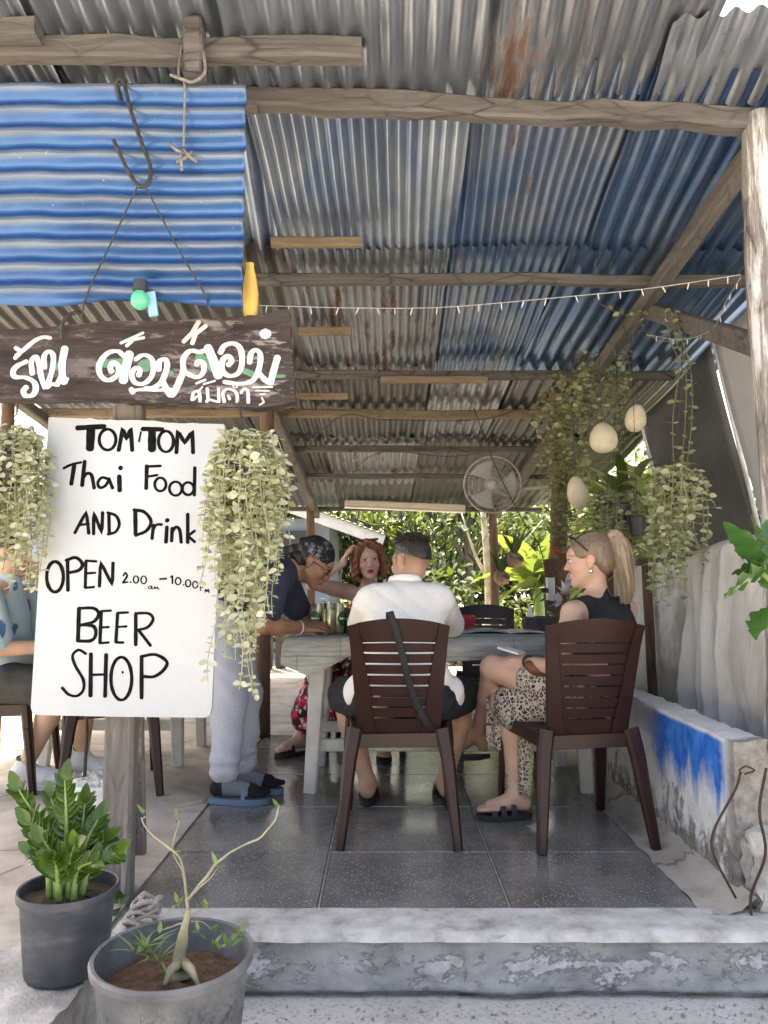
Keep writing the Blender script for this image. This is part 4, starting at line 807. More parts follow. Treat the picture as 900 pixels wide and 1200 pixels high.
for lab, (x, y), h, m, s in shrubs:
    tree('garden_shrub', lab, (x, y, -.12), [(0, 0, 0), (.03, 0, .3), (0, 0, .6)], [((-.25, 0, h * .45), (.45, .4, h * .42)), ((.3, -.05, h * .5), (.45, .4, h * .45)), ((0, .1, h * .8), (.4, .4, h * .3))], s, 640, m, 'shrub', rt=.03, group='garden shrubs')
# a dense far green belt closes the view
random.seed(5)
far = Leaves(BR)
for _ in range(26000):
    x = random.uniform(-9, 12); y = random.uniform(16.5, 19.5); hgt = 3.0 + 1.3 * (nz((x * .45, 0, 3)) + .4 * nz((x * 1.6, 0, 8))); z = random.uniform(-.1, max(.8, hgt)); far.add((x, y, z), rnd(1) + V((0, 0, -.2)), V((0, 0, 1)) + rnd(.7), random.uniform(.18, .34))
tag(far.stuff('far_foliage', L_mid, None), 'dense green belt of foliage closing the garden', 'foliage', kind='stuff')
# strap-leaved plant beyond the fence, banana plant, big-leaved plant at the right edge
def blade(mb, base, d, L, W, curl, n=9, wav=.0, tw=0):
    d = V(d).normalized(); side = d.cross(V((0, 0, 1))); side = side.normalized() if side.length > .05 else V((1, 0, 0)); side = Quaternion(d, tw) @ side
    P = []; p = V(base); dd = d.copy()
    for i in range(n + 1):
        P.append(p.copy()); p = p + dd * (L / n); dd = (dd + V((0, 0, -curl / n))).normalized()
    vs = []; fs = []
    for i, q in enumerate(P):
        t = i / n; w = W / 2 * math.sin(math.pi * min(1, .08 + .92 * t) ** .8) ** .8 if i < n else .001
        dn = (P[min(i + 1, n)] - P[max(i - 1, 0)]).normalized(); up = side.cross(dn); z = wav * math.sin(i * 1.9)
        vs += [q - side * w + up * (w * .25 + z * w), q, q + side * w + up * (w * .25 - z * w)]
    for i in range(n): a = i * 3; fs += [(a, a + 1, a + 4, a + 3), (a + 1, a + 2, a + 5, a + 4)]
    mb.add(vs, fs); return P
L_strap = leafmat('strap_leaf', (.07, .12, .03), (.14, .20, .06), (.30, .33, .16), .4, .35)
sp = thing('dracaena', 'arching strap-leaved plant beyond the fence below the hanging gourds', 'plant', (1.82, 5.75, -.15))
MB().tube([(1.82, 5.75, -.18), (1.80, 5.75, .6), (1.82, 5.75, 1.55)], .035, 8).build('trunk', M_bark2, sp, True)
for k in range(64): a = k * 2.4; mb = MB(); blade(mb, (1.82, 5.75, .95 + .011 * k), (math.cos(a), math.sin(a), .4 + .024 * k), random.uniform(.45, .68), .08, 1.6, tw=random.uniform(-.3, .3)); mb.build('leaf', L_strap, sp, True)
L_var = leafmat('variegated_sky_brightened_leaf', (.16, .24, .06), (.30, .38, .12), (.52, .56, .30), .4, .45)  # variegated leaves, their colour paled further to stand in for bright sky light
for lab, bx, by, zz, n_, Lf, Wf in (('broad plant with sky-brightened leaf colour behind the gourds', 2.12, 7.1, 1.45, 46, .50, .10), ('tall variegated plant rising beside the awning edge', 2.36, 6.7, 1.50, 54, .52, .11), ('low plant with sky-brightened leaf colour on the fence behind the black pot', 1.62, 4.65, 1.18, 40, .30, .075)):
    q_ = thing('foliage_plant', lab, 'plant', (bx, by, -.15), group='plants beyond the fence'); MB().tube([(bx, by, -.18), (bx + .02, by, .5), (bx, by, zz + .3)], .02, 7).build('stem', M_zst, q_, True)
    for k in range(n_): a = k * 2.4; mb = MB(); blade(mb, (bx + .03 * math.cos(a), by + .03 * math.sin(a), zz - .1 + .55 * k / n_), (math.cos(a), math.sin(a), .25 + .9 * k / n_), Lf * random.uniform(.75, 1.15), Wf, 1.3, 8, .12, random.uniform(-.4, .4)); mb.build('leaf', L_var, q_, True)
bn = thing('banana_plant', 'banana plant with broad light leaves beyond the rear post', 'plant', (2.0, 9.95, -.15)); MB().tube([(2.0, 9.95, -.18), (2.0, 9.95, .5), (1.98, 9.95, 1.2)], [.09, .08, .05], 10).build('trunk', M_zst, bn, True)
for k, (dx, dz, L, W) in enumerate(((-.9, .5, 1.0, .36), (-.5, 1.0, 1.1, .34), (.2, 1.3, 1.2, .36), (.8, .8, 1.1, .36), (-.7, .1, .9, .34), (.5, .3, .8, .3))): mb = MB(); P = blade(mb, (2.0, 9.95, 1.0), (dx, random.uniform(-.5, -.1), dz), L, W, 1.1, 12, .1, .5); mb.build('leaf', L_light, bn, True)
bl = thing('broadleaf_plant', 'dark wavy-leaved plant at the photo edge before the white post', 'plant', (1.32, 2.28, -.18)); M_fig = leafmat('wavy_dark_leaf', (.028, .085, .02), (.045, .12, .025), (.09, .19, .04), .28, .2)
stp = cat([(1.36, 2.28, -.185), (1.33, 2.27, .4), (1.22, 2.26, .9), at(893, 672, 2.25)], 6); MB().tube(stp, .008, 7).build('stem', M_zst, bl, True)
for (bx, by, tx, ty, W, dy) in ((893, 664, 849, 616, .07, -.05), (892, 660, 880, 606, .085, .02), (896, 655, 899, 612, .06, .05), (894, 672, 851, 703, .085, -.12), (890, 666, 858, 650, .04, .03), (892, 665, 861, 680, .05, -.03), (899, 712, 888, 752, .08, -.1), (899, 690, 925, 655, .08, 0), (900, 720, 935, 735, .08, 0)):
    a = at(bx, by, 2.25); b = at(tx, ty, 2.25 + dy); mb = MB(); d = b - a
    for sg in (0,): blade(mb, a, d + V((0, 0, .03)), d.length * 1.06, W, .25, 12, .35, random.uniform(.4, .9))
    mb.build('leaf', M_fig, bl, True)

# ------------------------------------------------------------------ tables
M_tleg = pmat('chipped_white_paint', (.62, .62, .58), (.5, .49, .45), 12, .6, bump=.25, lo=.4, hi=.7)
def table(label, x0, x1, y0, y1, h, group='white-legged tables'):
    T = thing('dining_table', label, 'table', ((x0 + x1) / 2, (y0 + y1) / 2, 0), group=group)
    MB().box((x0, y0, h - .03), (x1, y1, h)).build('table_top', M_tleg, T, None)
    for sx in (0, 1):
        for sy in (0, 1):
            xa = x0 + .14 if sx == 0 else x1 - .10; ya = y0 + .07 if sy == 0 else y1 - .07; dx = -.04 if sx == 0 else .03
            MB().bar((xa, ya, h - .03), (xa + dx, ya + (-.02 if sy == 0 else .02), 0), .085, .05, (0, 1, 0), .062, .045).build('leg', M_tleg, T, 30)
    for (a, b) in (((x0 + .12, y0 + .08, .22), (x1 - .1, y0 + .08, .22)), ((x0 + .12, y1 - .08, .22), (x1 - .1, y1 - .08, .22)), ((x0 + .11, y0 + .1, .3), (x0 + .11, y1 - .1, .3)), ((x1 - .09, y0 + .1, .3), (x1 - .09, y1 - .1, .3))): MB().bar(a, b, .03, .06).build('rail', M_tleg, T, 30)
    return T
table('long white-legged table under the grey cloth', -.46, 1.06, 3.80, 4.46, .75); table('low white-legged table behind the white sign board', -2.0, -1.08, 4.35, 5.0, .72)
t = NT('vinyl_cloth'); co = t.co('Object', scale=(1, 1, 1)); st = t.noise(t.co('Object', scale=(1.2, 14, 14)), 6, 7, .65)
v = t.n('TexBrick'); v.inputs['Scale'].default_value = 1; v.inputs['Brick Width'].default_value = .42; v.inputs['Row Height'].default_value = .13; v.inputs['Mortar Size'].default_value = .003; v.inputs['Color1'].default_value = (.8, .8, .8, 1); v.inputs['Color2'].default_value = (1, 1, 1, 1); v.inputs['Mortar'].default_value = (.6, .6, .6, 1)
cmb = t.n('CombineXYZ'); xx = t.sep(co); t.l(xx[0], cmb.inputs[0]); t.l(t.math('ADD', xx[1], xx[2]), cmb.inputs[1]); t.l(cmb.outputs[0], v.inputs['Vector'])
c = t.mix(1.0, t.ramp(st, [(.3, (.20, .22, .20)), (.52, (.33, .34, .31)), (.7, (.44, .44, .40))]), v.outputs['Color'], 'MULTIPLY'); M_cloth = t.set(c, .38, 0, .5)
def cloth(name, label, x0, x1, y0, y1, h, dropf, n=90, mat=None):
    """cloth lying on a table: flat field plus a hanging skirt that folds"""
    mb = MB(); nx, ny = 30, 14; rim = [(x0 + (x1 - x0) * i / nx, y0) for i in range(nx)] + [(x1, y0 + (y1 - y0) * i / ny) for i in range(ny)] + [(x1 - (x1 - x0) * i / nx, y1) for i in range(nx)] + [(x0, y1 - (y1 - y0) * i / ny) for i in range(ny)]
    N = len(rim); cx, cy = (x0 + x1) / 2, (y0 + y1) / 2; vs = []; fs = []; k = 7
    for i, (x, y) in enumerate(rim):
        ox = -1 if x == x0 else (1 if x == x1 else 0); oy = -1 if y == y0 else (1 if y == y1 else 0); dn = V((ox, oy, 0)); dn = dn.normalized() if dn.length else V((0, 0, 0))
        D = dropf(x, y); f = .5 + .5 * nz((x * 5, y * 5, 2))
        for j in range(k + 1):
            s = j / k; bul = .006 + .012 * min(1, s * 4) + s * .05 * f - .02 * s * s; wob = .010 * s * math.sin((x * 17 + y * 19))
            vs.append(V((x, y, h)) + dn * (bul + wob if j else 0) + V((0, 0, -D * s - (0 if j else 0))))
    for i in range(N):
        a, b = i * (k + 1), ((i + 1) % N) * (k + 1)
        for j in range(k): fs.append((a + j, a + j + 1, b + j + 1, b + j))
    fs.append(tuple(i * (k + 1) for i in range(N)))
    o = mb.add(vs, fs).build(name, mat or M_cloth, None, 60); tag(o, label, 'tablecloth'); return o
cloth('tablecloth', 'grey wood-grain vinyl cloth hanging over the long table', -.475, 1.075, 3.785, 4.475, .7525, lambda x, y: .11 + .05 * nz((x * 2.2, y * 2, 7)) + .10 * max(0, 1 - abs(x + .36) * 4.5) * (1 if y < 4 else .5))
cloth('tablecloth', 'red and white cloth on the table behind the sign', -2.02, -1.06, 4.33, 5.02, .7225, lambda x, y: .08 + .02 * nz((x * 4, y * 4, 1)), mat=pmat('red_cloth', (.45, .09, .07), (.6, .5, .45), 18, .7))

# ---- things on the table
ZT = .7545
M_gold = NT('gold_can'); M_gold = M_gold.set(M_gold.ramp(M_gold.noise(M_gold.co(), 9), [(.3, (.52, .46, .28)), (.7, (.62, .57, .38))]), .3, .75); M_canlid = pmat('can_lid', (.6, .6, .6), (.5, .5, .5), 30, .3, .9, 0); M_glabel = pmat('green_can_label', (.012, .10, .04), (.02, .14, .06), 20, .35, bump=0); M_wl = pmat('white_print', (.8, .8, .78), (.7, .7, .68), 20, .5, bump=0)
def can(label, px, Y, h=.155, r=.033, rot=0):
    p = at(px, 735, Y); p.z = ZT; T = thing('beer_can', label, 'can', p, rot, 'beer cans on the table'); 
    MB().lathe([(0, .003), (r * .72, 0), (r * .78, .002), (r, .012), (r, h - .016), (r * .84, h - .003), (r * .84, h), (r * .8, h), (r * .78, h - .005)], 28).build('can_body', M_gold, T, 40, True)
    MB().lathe([(0, h - .0055), (r * .78, h - .005)], 28).build('lid', M_canlid, T, 40, True)
    mb = MB(); mb.grid(lambda u, v: ((r + .0005) * math.cos(-1.75 + (u - .5) * 2.2 * math.sin(math.pi * (.12 + .76 * v))), (r + .0005) * math.sin(-1.75 + (u - .5) * 2.2 * math.sin(math.pi * (.12 + .76 * v))), h * (.24 + .5 * v)), 14, 12); lb = mb.build('label', M_glabel, T, True, True)
    mb = MB(); mb.grid(lambda u, v: ((r + .001) * math.cos(-1.75 + (u - .5) * 1.5), (r + .001) * math.sin(-1.75 + (u - .5) * 1.5), h * (.47 + .06 * v + .01 * math.sin(u * 19))), 24, 2); mb.build('label_band', M_wl, lb, True, True); return T
can('gold and green beer can farthest from the man in white', 372, 4.06, rot=-.2); can('gold beer can next to the sleeve of the man in white', 396, 4.04, rot=1.2); can('short gold beer can behind the fingers of the waitress', 386, 3.99, .125, .031, rot=2.4); can('gold beer can half hidden between the other cans', 384, 4.18, rot=-.6)
p = at(407, 742, 4.1); p.z = ZT; MB().lathe([(0, 0), (.03, 0), (.031, .08), (.015, .105), (.014, .13), (0, .13)], 20, p).build('dark_bottle', M_black); tag(bpy.data.objects['dark_bottle'], 'small black bottle on the table beside the white sleeve', 'bottle')
mn_ = thing('menu', 'folded laminated menu lying on the far side of the table', 'menu', (.62, 4.12, ZT)); 
MB().shell(lambda u, v: (.42 + .22 * u, 4.02 + .28 * v, ZT + .006 + .010 * math.sin(u * 3)), 8, 3, lambda u, v: (.42 + .22 * u, 4.02 + .28 * v, ZT + .001 + .010 * math.sin(u * 3))).build('page', pmat('menu_blue', (.16, .24, .30), (.3, .36, .4), 14, .3), mn_, True)
MB().shell(lambda u, v: (.645 + .2 * u, 4.0 + .28 * v, ZT + .006 + .006 * math.sin(u * 3)), 8, 3, lambda u, v: (.645 + .2 * u, 4.0 + .28 * v, ZT + .001 + .006 * math.sin(u * 3))).build('page', pmat('menu_white', (.6, .62, .62), (.35, .4, .42), 18, .3), mn_, True)
def basket(name, label, c, w, d, h, mat, nx=7, nz_=4, r=.003, flare=1.1):
    T = thing(name, label, 'basket', c); c = V(c)
    def corner(s): return [V((-w / 2 * s, -d / 2 * s, 0)), V((w / 2 * s, -d / 2 * s, 0)), V((w / 2 * s, d / 2 * s, 0)), V((-w / 2 * s, d / 2 * s, 0))]
    lo, hi = corner(1), corner(flare)
    MB().box(c + V((-w / 2, -d / 2, 0)), c + V((w / 2, d / 2, .005))).build('base', mat, T, None)
    for i in range(4):
        j = (i + 1) % 4
        for k in range(nx): a = lo[i].lerp(lo[j], k / nx); b = hi[i].lerp(hi[j], k / nx) + V((0, 0, h)); MB().tube([c + a, c + b], r, 5).build('bar', mat, T)
        for k in range(1, nz_ + 1): q = k / nz_; MB().tube([c + lo[i].lerp(hi[i], q) + V((0, 0, h * q)), c + lo[j].lerp(hi[j], q) + V((0, 0, h * q))], r * (1.8 if k == nz_ else 1), 5).build('bar', mat, T)
    return T
p = at(541, 742, 4.33); basket('plastic_basket', 'red plastic lattice basket on the table beside the white shirt', (p.x, 4.33, ZT), .12, .10, .075, pmat('red_plastic', (.45, .03, .035), (.36, .02, .03), 10, .35, bump=0), 6, 4, .0045)
p = at(20, 745, 4.6); basket('plastic_basket', 'red plastic lattice basket on the table behind the sign', (-1.86, 4.55, .7245), .16, .12, .10, pmat('dull_red_plastic', (.4, .05, .04), (.3, .04, .035), 10, .4, bump=0), 7, 4, .0045)
p = at(632, 742, 4.28); bk = basket('woven_basket', 'dark woven napkin basket on the table in front of the lily', (p.x, 4.28, ZT), .155, .11, .07, pmat('dark_wicker', (.05, .042, .04), (.09, .075, .07), 30, .6), 13, 7, .0048, 1.02)
npk = MB(); c0 = V((p.x - .045, 4.28, ZT + .012)); npk.add([c0 + V((-.035, 0, 0)), c0 + V((.045, -.02, 0)), c0 + V((.04, .03, 0)), c0 + V((-.01, 0, .135))], [(0, 1, 3), (1, 2, 3), (2, 0, 3), (0, 2, 1)]); tag(npk.build('paper_napkin', pmat('napkin', (.8, .8, .82), (.72, .72, .76), 20, .8), None, None), 'folded white paper napkin standing in the woven basket', 'napkin')
ly = thing('vase_of_lilies', 'pale pink lilies in a small vase beside the blonde woman', 'flowers', at(662, 740, 4.25)); lc = at(662, 740, 4.25); lc.z = ZT; ly.location = lc
MB().lathe([(0, 0), (.03, 0), (.036, .03), (.022, .08), (.026, .10), (.022, .10), (.018, .08), (0, .01)], 20, lc).build('vase', pmat('glass_vase', (.3, .36, .34), (.25, .3, .3), 8, .15), ly, True)
M_pet = leafmat('lily_petal', (.72, .62, .68), (.78, .72, .76), (.8, .76, .8), .5, .35)
for i, (px, py, dx, dz) in enumerate(((666, 686, .25, .35), (656, 706, -.6, .2), (664, 697, -.2, .6))):
    c0 = at(px, py, 4.22); MB().tube(cat([lc + V((0, 0, .06)), lc.lerp(c0, .6) + V((.015, 0, .02)), c0], 5), .003, 6).build('stem', M_zst, ly, True); ax = V((dx, -.6, dz)).normalized(); q = ax.to_track_quat('Z', 'Y')
    for k in range(6): mb = MB(); d = q @ V((math.cos(k * 1.047) * .55, math.sin(k * 1.047) * .55, .8)); blade(mb, c0, d, .085, .036, .0, 7, .1, 0 if k % 2 else .3); mb.build('petal', M_pet, ly, True)
for (tx, ty) in ((680, 694), (648, 720), (676, 716)): c0 = lc + V((0, 0, .1)); e = at(tx, ty, 4.2); mb = MB(); blade(mb, c0, e - c0 + V((0, 0, .02)), (e - c0).length * 1.1, .04, .4, 8); mb.build('leaf', M_fig, ly, True)

# ------------------------------------------------------------------ under the roof: fan, lights, gourds, cables
fc = at(577, 568, 5.4); fn_ = thing('wall_fan', 'round off-white caged fan on a bracket under the tin roof', 'fan', fc)
M_fan = pmat('yellowed_white_plastic', (.36, .35, .32), (.28, .27, .245), 12, .45, bump=.05); ax = V((-.12, -1, -.12)).normalized(); q = ax.to_track_quat('Z', 'Y'); W_ = lambda r, a, z: fc + q @ V((r * math.cos(a), r * math.sin(a), z))
for (r, z, rad) in ((.2, .0, .006), (.2, -.02, .005), (.14, .035, .002), (.17, .022, .002), (.10, .045, .002)): MB().tube([W_(r, i * math.pi / 24, z) for i in range(49)], rad, 6, False).build('cage_ring', M_fan, fn_, True)
for i in range(60): a = i * math.pi / 30; MB().tube([W_(.035, a, .05), W_(.11, a + .12, .045), W_(.17, a + .2, .024), W_(.2, a + .24, .0)], .0019, 4, False).build('cage_wire', M_fan, fn_, True)
MB().lathe([(0, .062), (.03, .06), (.04, .05), (.038, .04), (0, .04)], 24, fc, ax).build('cage_badge', M_fan, fn_, True)
for k in range(3): MB().shell(lambda u, v, k=k: W_(.03 + .14 * u, k * 2.094 + (v - .5) * (.7 + .5 * u), .012 + .02 * (v - .5)), 8, 6, lambda u, v, k=k: W_(.03 + .14 * u, k * 2.094 + (v - .5) * (.7 + .5 * u), .009 + .02 * (v - .5))).build('blade', pmat('fan_blade', (.42, .43, .42), (.36, .37, .36), 5, .4, bump=0), fn_, True)
MB().lathe([(0, .0), (.05, -.0), (.055, -.03), (.05, -.10), (.03, -.13), (0, -.13)], 20, fc, ax).build('motor', M_fan, fn_, True)
MB().tube(cat([fc + V((.02, .1, -.02)), fc + V((.14, .08, -.06)), fc + V((.24, .0, -.03)), fc + V((.42, -.04, -.02))], 6), .018, 8).build('bracket', M_fan, fn_, True)
bt = thing('batten_light', 'long pale batten lamp under the rear edge of the roof', 'lamp', at(500, 592, 8.95)); a, b = at(404, 589, 8.95), at(545, 595, 8.95); MB().bar(a, b, .06, .07).build('housing', pmat('cream_metal', (.5, .46, .38), (.4, .36, .3), 5, .5), bt, 30); 
MB().tube([a + V((0, -.02, -.055)), b + V((0, -.02, -.055))], .014, 10).build('tube', M_white, bt)
for p_ in (a, b): MB().tube([p_ + V((0, 0, .03)), p_ + V((0, 0, .2))], .004, 5).build('hanger', M_iron, bt)
for lab, (px, py), Y, rx, rz, tilt in (('round white gourd hanging highest by the awning', (745, 490), 4.25, .058, .08, .15), ('broad cream gourd hanging between the vines', (707, 513), 4.3, .078, .088, -.1), ('large cream gourd hanging lowest by the red-banded post', (677, 577), 4.55, .063, .10, -.2)):
    c0 = at(px, py, Y); G = thing('hanging_gourd', lab, 'gourd', c0, group='hanging gourds'); ax = V((tilt, -.1, 1))
    MB().lathe([(0, -rz)] + [(rx * math.sin(math.pi * i / 16) * (1 + .16 * math.cos(math.pi * i / 16)), -rz * math.cos(math.pi * i / 16)) for i in range(1, 16)] + [(0, rz)], 24, c0, ax).build('shell', pmat('gourd_skin', (.55, .50, .38), (.42, .37, .26), 9, .6, bump=.1), G, True)
    MB().tube([c0 + V((tilt * .08, 0, rz)), c0 + V((tilt * .1, 0, (zr(Y) - c0.z)))], .0018, 5).build('string', M_cord, G)
def wire(label, pts, r=.0035, name='cable', mat=None): return tag(MB().tube(cat(pts, 8), r, 6).build(name, mat or M_cord, None, True), label, 'cable')
wire('black cable crossing in front of the fan down to the socket box', [at(555, 478, 5.25), at(580, 545, 5.1), at(610, 605, 5.15), at(632, 640, 5.2), at(641, 680, 5.22)])
wire('black cable looping under the third purlin', [at(330, 560, 6.0), at(395, 490, 5.75), at(450, 492, 5.74), at(560, 492, 5.74), at(612, 478, 5.74)]); wire('black cable sagging below the rear purlins', [at(395, 580, 7.4), at(440, 532, 6.7), at(530, 535, 6.7), at(590, 522, 6.3), at(640, 490, 5.8)])
sx = thing('socket_box', 'white plug socket box on the red-banded post', 'socket', at(645, 690, 5.2)); a = at(645, 690, 5.2); MB().bar(a + V((0, 0, -.075)), a + V((0, 0, .075)), .055, .045, (0, 1, 0)).build('box', M_white, sx, 30)
MB().bar(at(634, 692, 5.15), at(642, 692, 5.15), .03, .03).build('plug', M_black, sx, 30); wire('black cable hanging below the socket box', [at(634, 694, 5.14), at(626, 705, 5.12), at(624, 740, 5.1)]); timber('socket_backing', a + V((.05, .04, -.15)), a + V((.05, .04, .2)), .16, .02, M_dpost, 3, 0, (0, 1, 0), parent=sx)
def fairy(label, pts, n, side=1):
    T = thing('string_light', label, 'string lights', pts[0], group='string lights'); P = cat(pts, 14); MB().tube(P, .0016, 5).build('wire', M_string, T, True)
    M_b = pmat('clear_bulb', (.42, .41, .38), (.34, .33, .3), 30, .3, bump=0)
    for i in range(n): p = P[int((i + .5) / n * (len(P) - 1))]; d = V((random.uniform(-.5, .5), random.uniform(-.3, .3), -1)).normalized(); MB().tube([p, p + d * .012, p + d * .024], [.0016, .0022, .0014], 6).build('bulb', M_b, T)
fairy('string of tiny bulbs from the yellow club to the white post', [at(304, 358, 2.42), at(420, 361, 2.5), at(520, 360, 2.52), at(640, 350, 2.52), at(760, 338, 2.52), at(868, 322, 2.53)], 22)
fairy('string of tiny bulbs looping from the white post into the vine', [at(868, 325, 2.54), at(850, 355, 2.8), at(835, 385, 3.1), at(800, 398, 3.3), at(757, 392, 3.45)], 9); fairy('string of tiny bulbs running left below the blue panel', [at(-20, 349, 2.36), at(40, 349, 2.36), at(100, 345, 2.36), at(158, 341, 2.36)], 5)
gl = thing('green_bulb', 'green glass bulb in a dark socket under the blue panel', 'bulb', at(164, 345, 2.262)); c0 = at(164, 352, 2.262)
MB().lathe([(0, -.03)] + [(.028 * math.sin(math.pi * i / 10), -.03 * math.cos(math.pi * i / 10)) for i in range(1, 9)] + [(.016, .03)], 20, c0).build('globe', pmat('green_glass', (.05, .32, .18), (.08, .4, .24), 10, .2, bump=0), gl, True); MB().lathe([(.016, .026), (.022, .03), (.021, .062), (0, .064)], 16, c0).build('socket', M_black, gl, 40); MB().bar(c0 + V((.04, .012, -.045)), c0 + V((.028, .012, .03)), .028, .01, (0, 1, 0)).build('bracket', pmat('light_blue_metal', (.2, .38, .5), (.16, .32, .42), 9, .5), gl, 30)
c0 = at(294, 372, 2.44); MB().lathe([(0, 0), (.022, 0), (.024, .03), (.026, .08), (.02, .13), (.012, .17), (.013, .182), (0, .19)], 22, c0, (-.03, 0, 1)).build('yellow_club', pmat('yellow_paint', (.62, .42, .10), (.5, .33, .09), 12, .5, bump=.1)); tag(bpy.data.objects['yellow_club'], 'yellow wooden club standing behind the end of the plank sign', 'club')
for i, (px, py, s, lab) in enumerate(((603, 655, .085, 'upper brown coconut-husk planter on the rear post'), (588, 676, .075, 'lower brown coconut-husk planter on the rear post'))):
    c0 = at(px, py, 8.7); T = thing('husk_planter', lab, 'planter', c0, group='coconut-husk planters'); MB().lathe([(0, -s * 1.25)] + [(s * 1.25 * math.sin(math.pi * k / 12), -s * 1.25 * math.cos(math.pi * k / 12)) for k in range(1, 9)] + [(s * .95, s * .5), (0, 0)], 18, c0, (.5, -.5, .7)).build('husk', pmat('coconut_husk', (.2, .14, .10), (.11, .08, .06), 18, .95, bump=.8), T, True); lv = Leaves(leaf_template(1, .16, .9, .2, 6, .3))
    for k in range(18): a = k * 2.4; lv.add(c0 + V((0, 0, s * .6)), V((math.cos(a) * .5, math.sin(a) * .5, 1)), V((0, -1, .2)), random.uniform(.16, .32))
    lv.stuff('foliage', L_mid, T, None, None)
bsk = thing('black_pot', 'black plastic pot hanging among the trailing leaves', 'pot', at(747, 615, 4.2)); c0 = at(747, 617, 4.2); MB().lathe([(0, -.05), (.036, -.05), (.05, .05), (.053, .052), (.048, .055), (0, .04)], 20, c0).build('pot_body', M_black, bsk, 40); MB().tube([c0 + V((0, 0, .05)), c0 + V((0, 0, zr(4.2) - c0.z))], .0018, 5).build('hanger', M_cord, bsk)
# ---- cloth thrown over the fence
def drape(u, v, o=0):
    y = 2.62 + 1.10 * u; q_ = u * 13 + 1.8 * math.sin(u * 7 + .8) + (u - .45) * v * 4 + .35 * math.sin(v * 4 + u * 9); fold = (1 - abs(math.sin(q_))) ** 1.6 + .45 * (1 - abs(math.sin(q_ * .53 + 1))) ** 2; deep = .05 * fold * (.12 + .88 * min(1, v * 1.4)) + .006 * nz((u * 9, v * 6, 9)) + .012 * math.sin(u * 3.1) * min(1, v * 3) + .014 * nz((u * 5, v * 3, 1)) + .006 * nz((u * 18, v * 12, 4)); s = v * 1.25
    top = 1.21 + .012 * nz((u * 5, 0, 0)) - .09 * max(0, u - .55) - .06 * max(0, .35 - u)
    if s < .12: ang = s / .12 * math.pi / 2; x = 1.52 - .06 * math.sin(ang) - deep * ang / 1.57; z = top - .05 * (1 - math.cos(ang))
    else: x = 1.46 - deep - .02 * (s - .12); z = top - .05 - (s - .12) * .78
    return V((x + o, y + .03 * math.sin(v * 5 + u * 9) - .05 * v * (u - .5), z))
mb = MB(); mb.shell(drape, 130, 50, lambda u, v: drape(u, v, .004))
t = NT('old_canvas'); co = t.co('Object', scale=(1, 1, .5)); v = t.n('TexVoronoi', feature='DISTANCE_TO_EDGE', i_Scale=16.0); t.l(t.mix(.12, co, t.n('TexNoise', i_Scale=6.0).outputs['Color']), v.inputs['Vector'])
c = t.ramp(t.noise(t.co(), 4, 8), [(.3, (.40, .39, .365)), (.5, (.50, .485, .45)), (.72, (.57, .565, .55))]); t.bump(t.math('ADD', t.math('MULTIPLY', t.ramp(v.outputs[0], [(0, 0), (.05, 1)]), .12), t.noise(t.co('Object', scale=(1, 1.6, .45)), 26, 8, .62)), .55, .012); M_canvas = t.set(c, .85, 0, .2)
tag(mb.build('canvas_cloth', M_canvas, None, True), 'creased grey canvas cloth thrown over the fence behind the low wall', 'cloth')
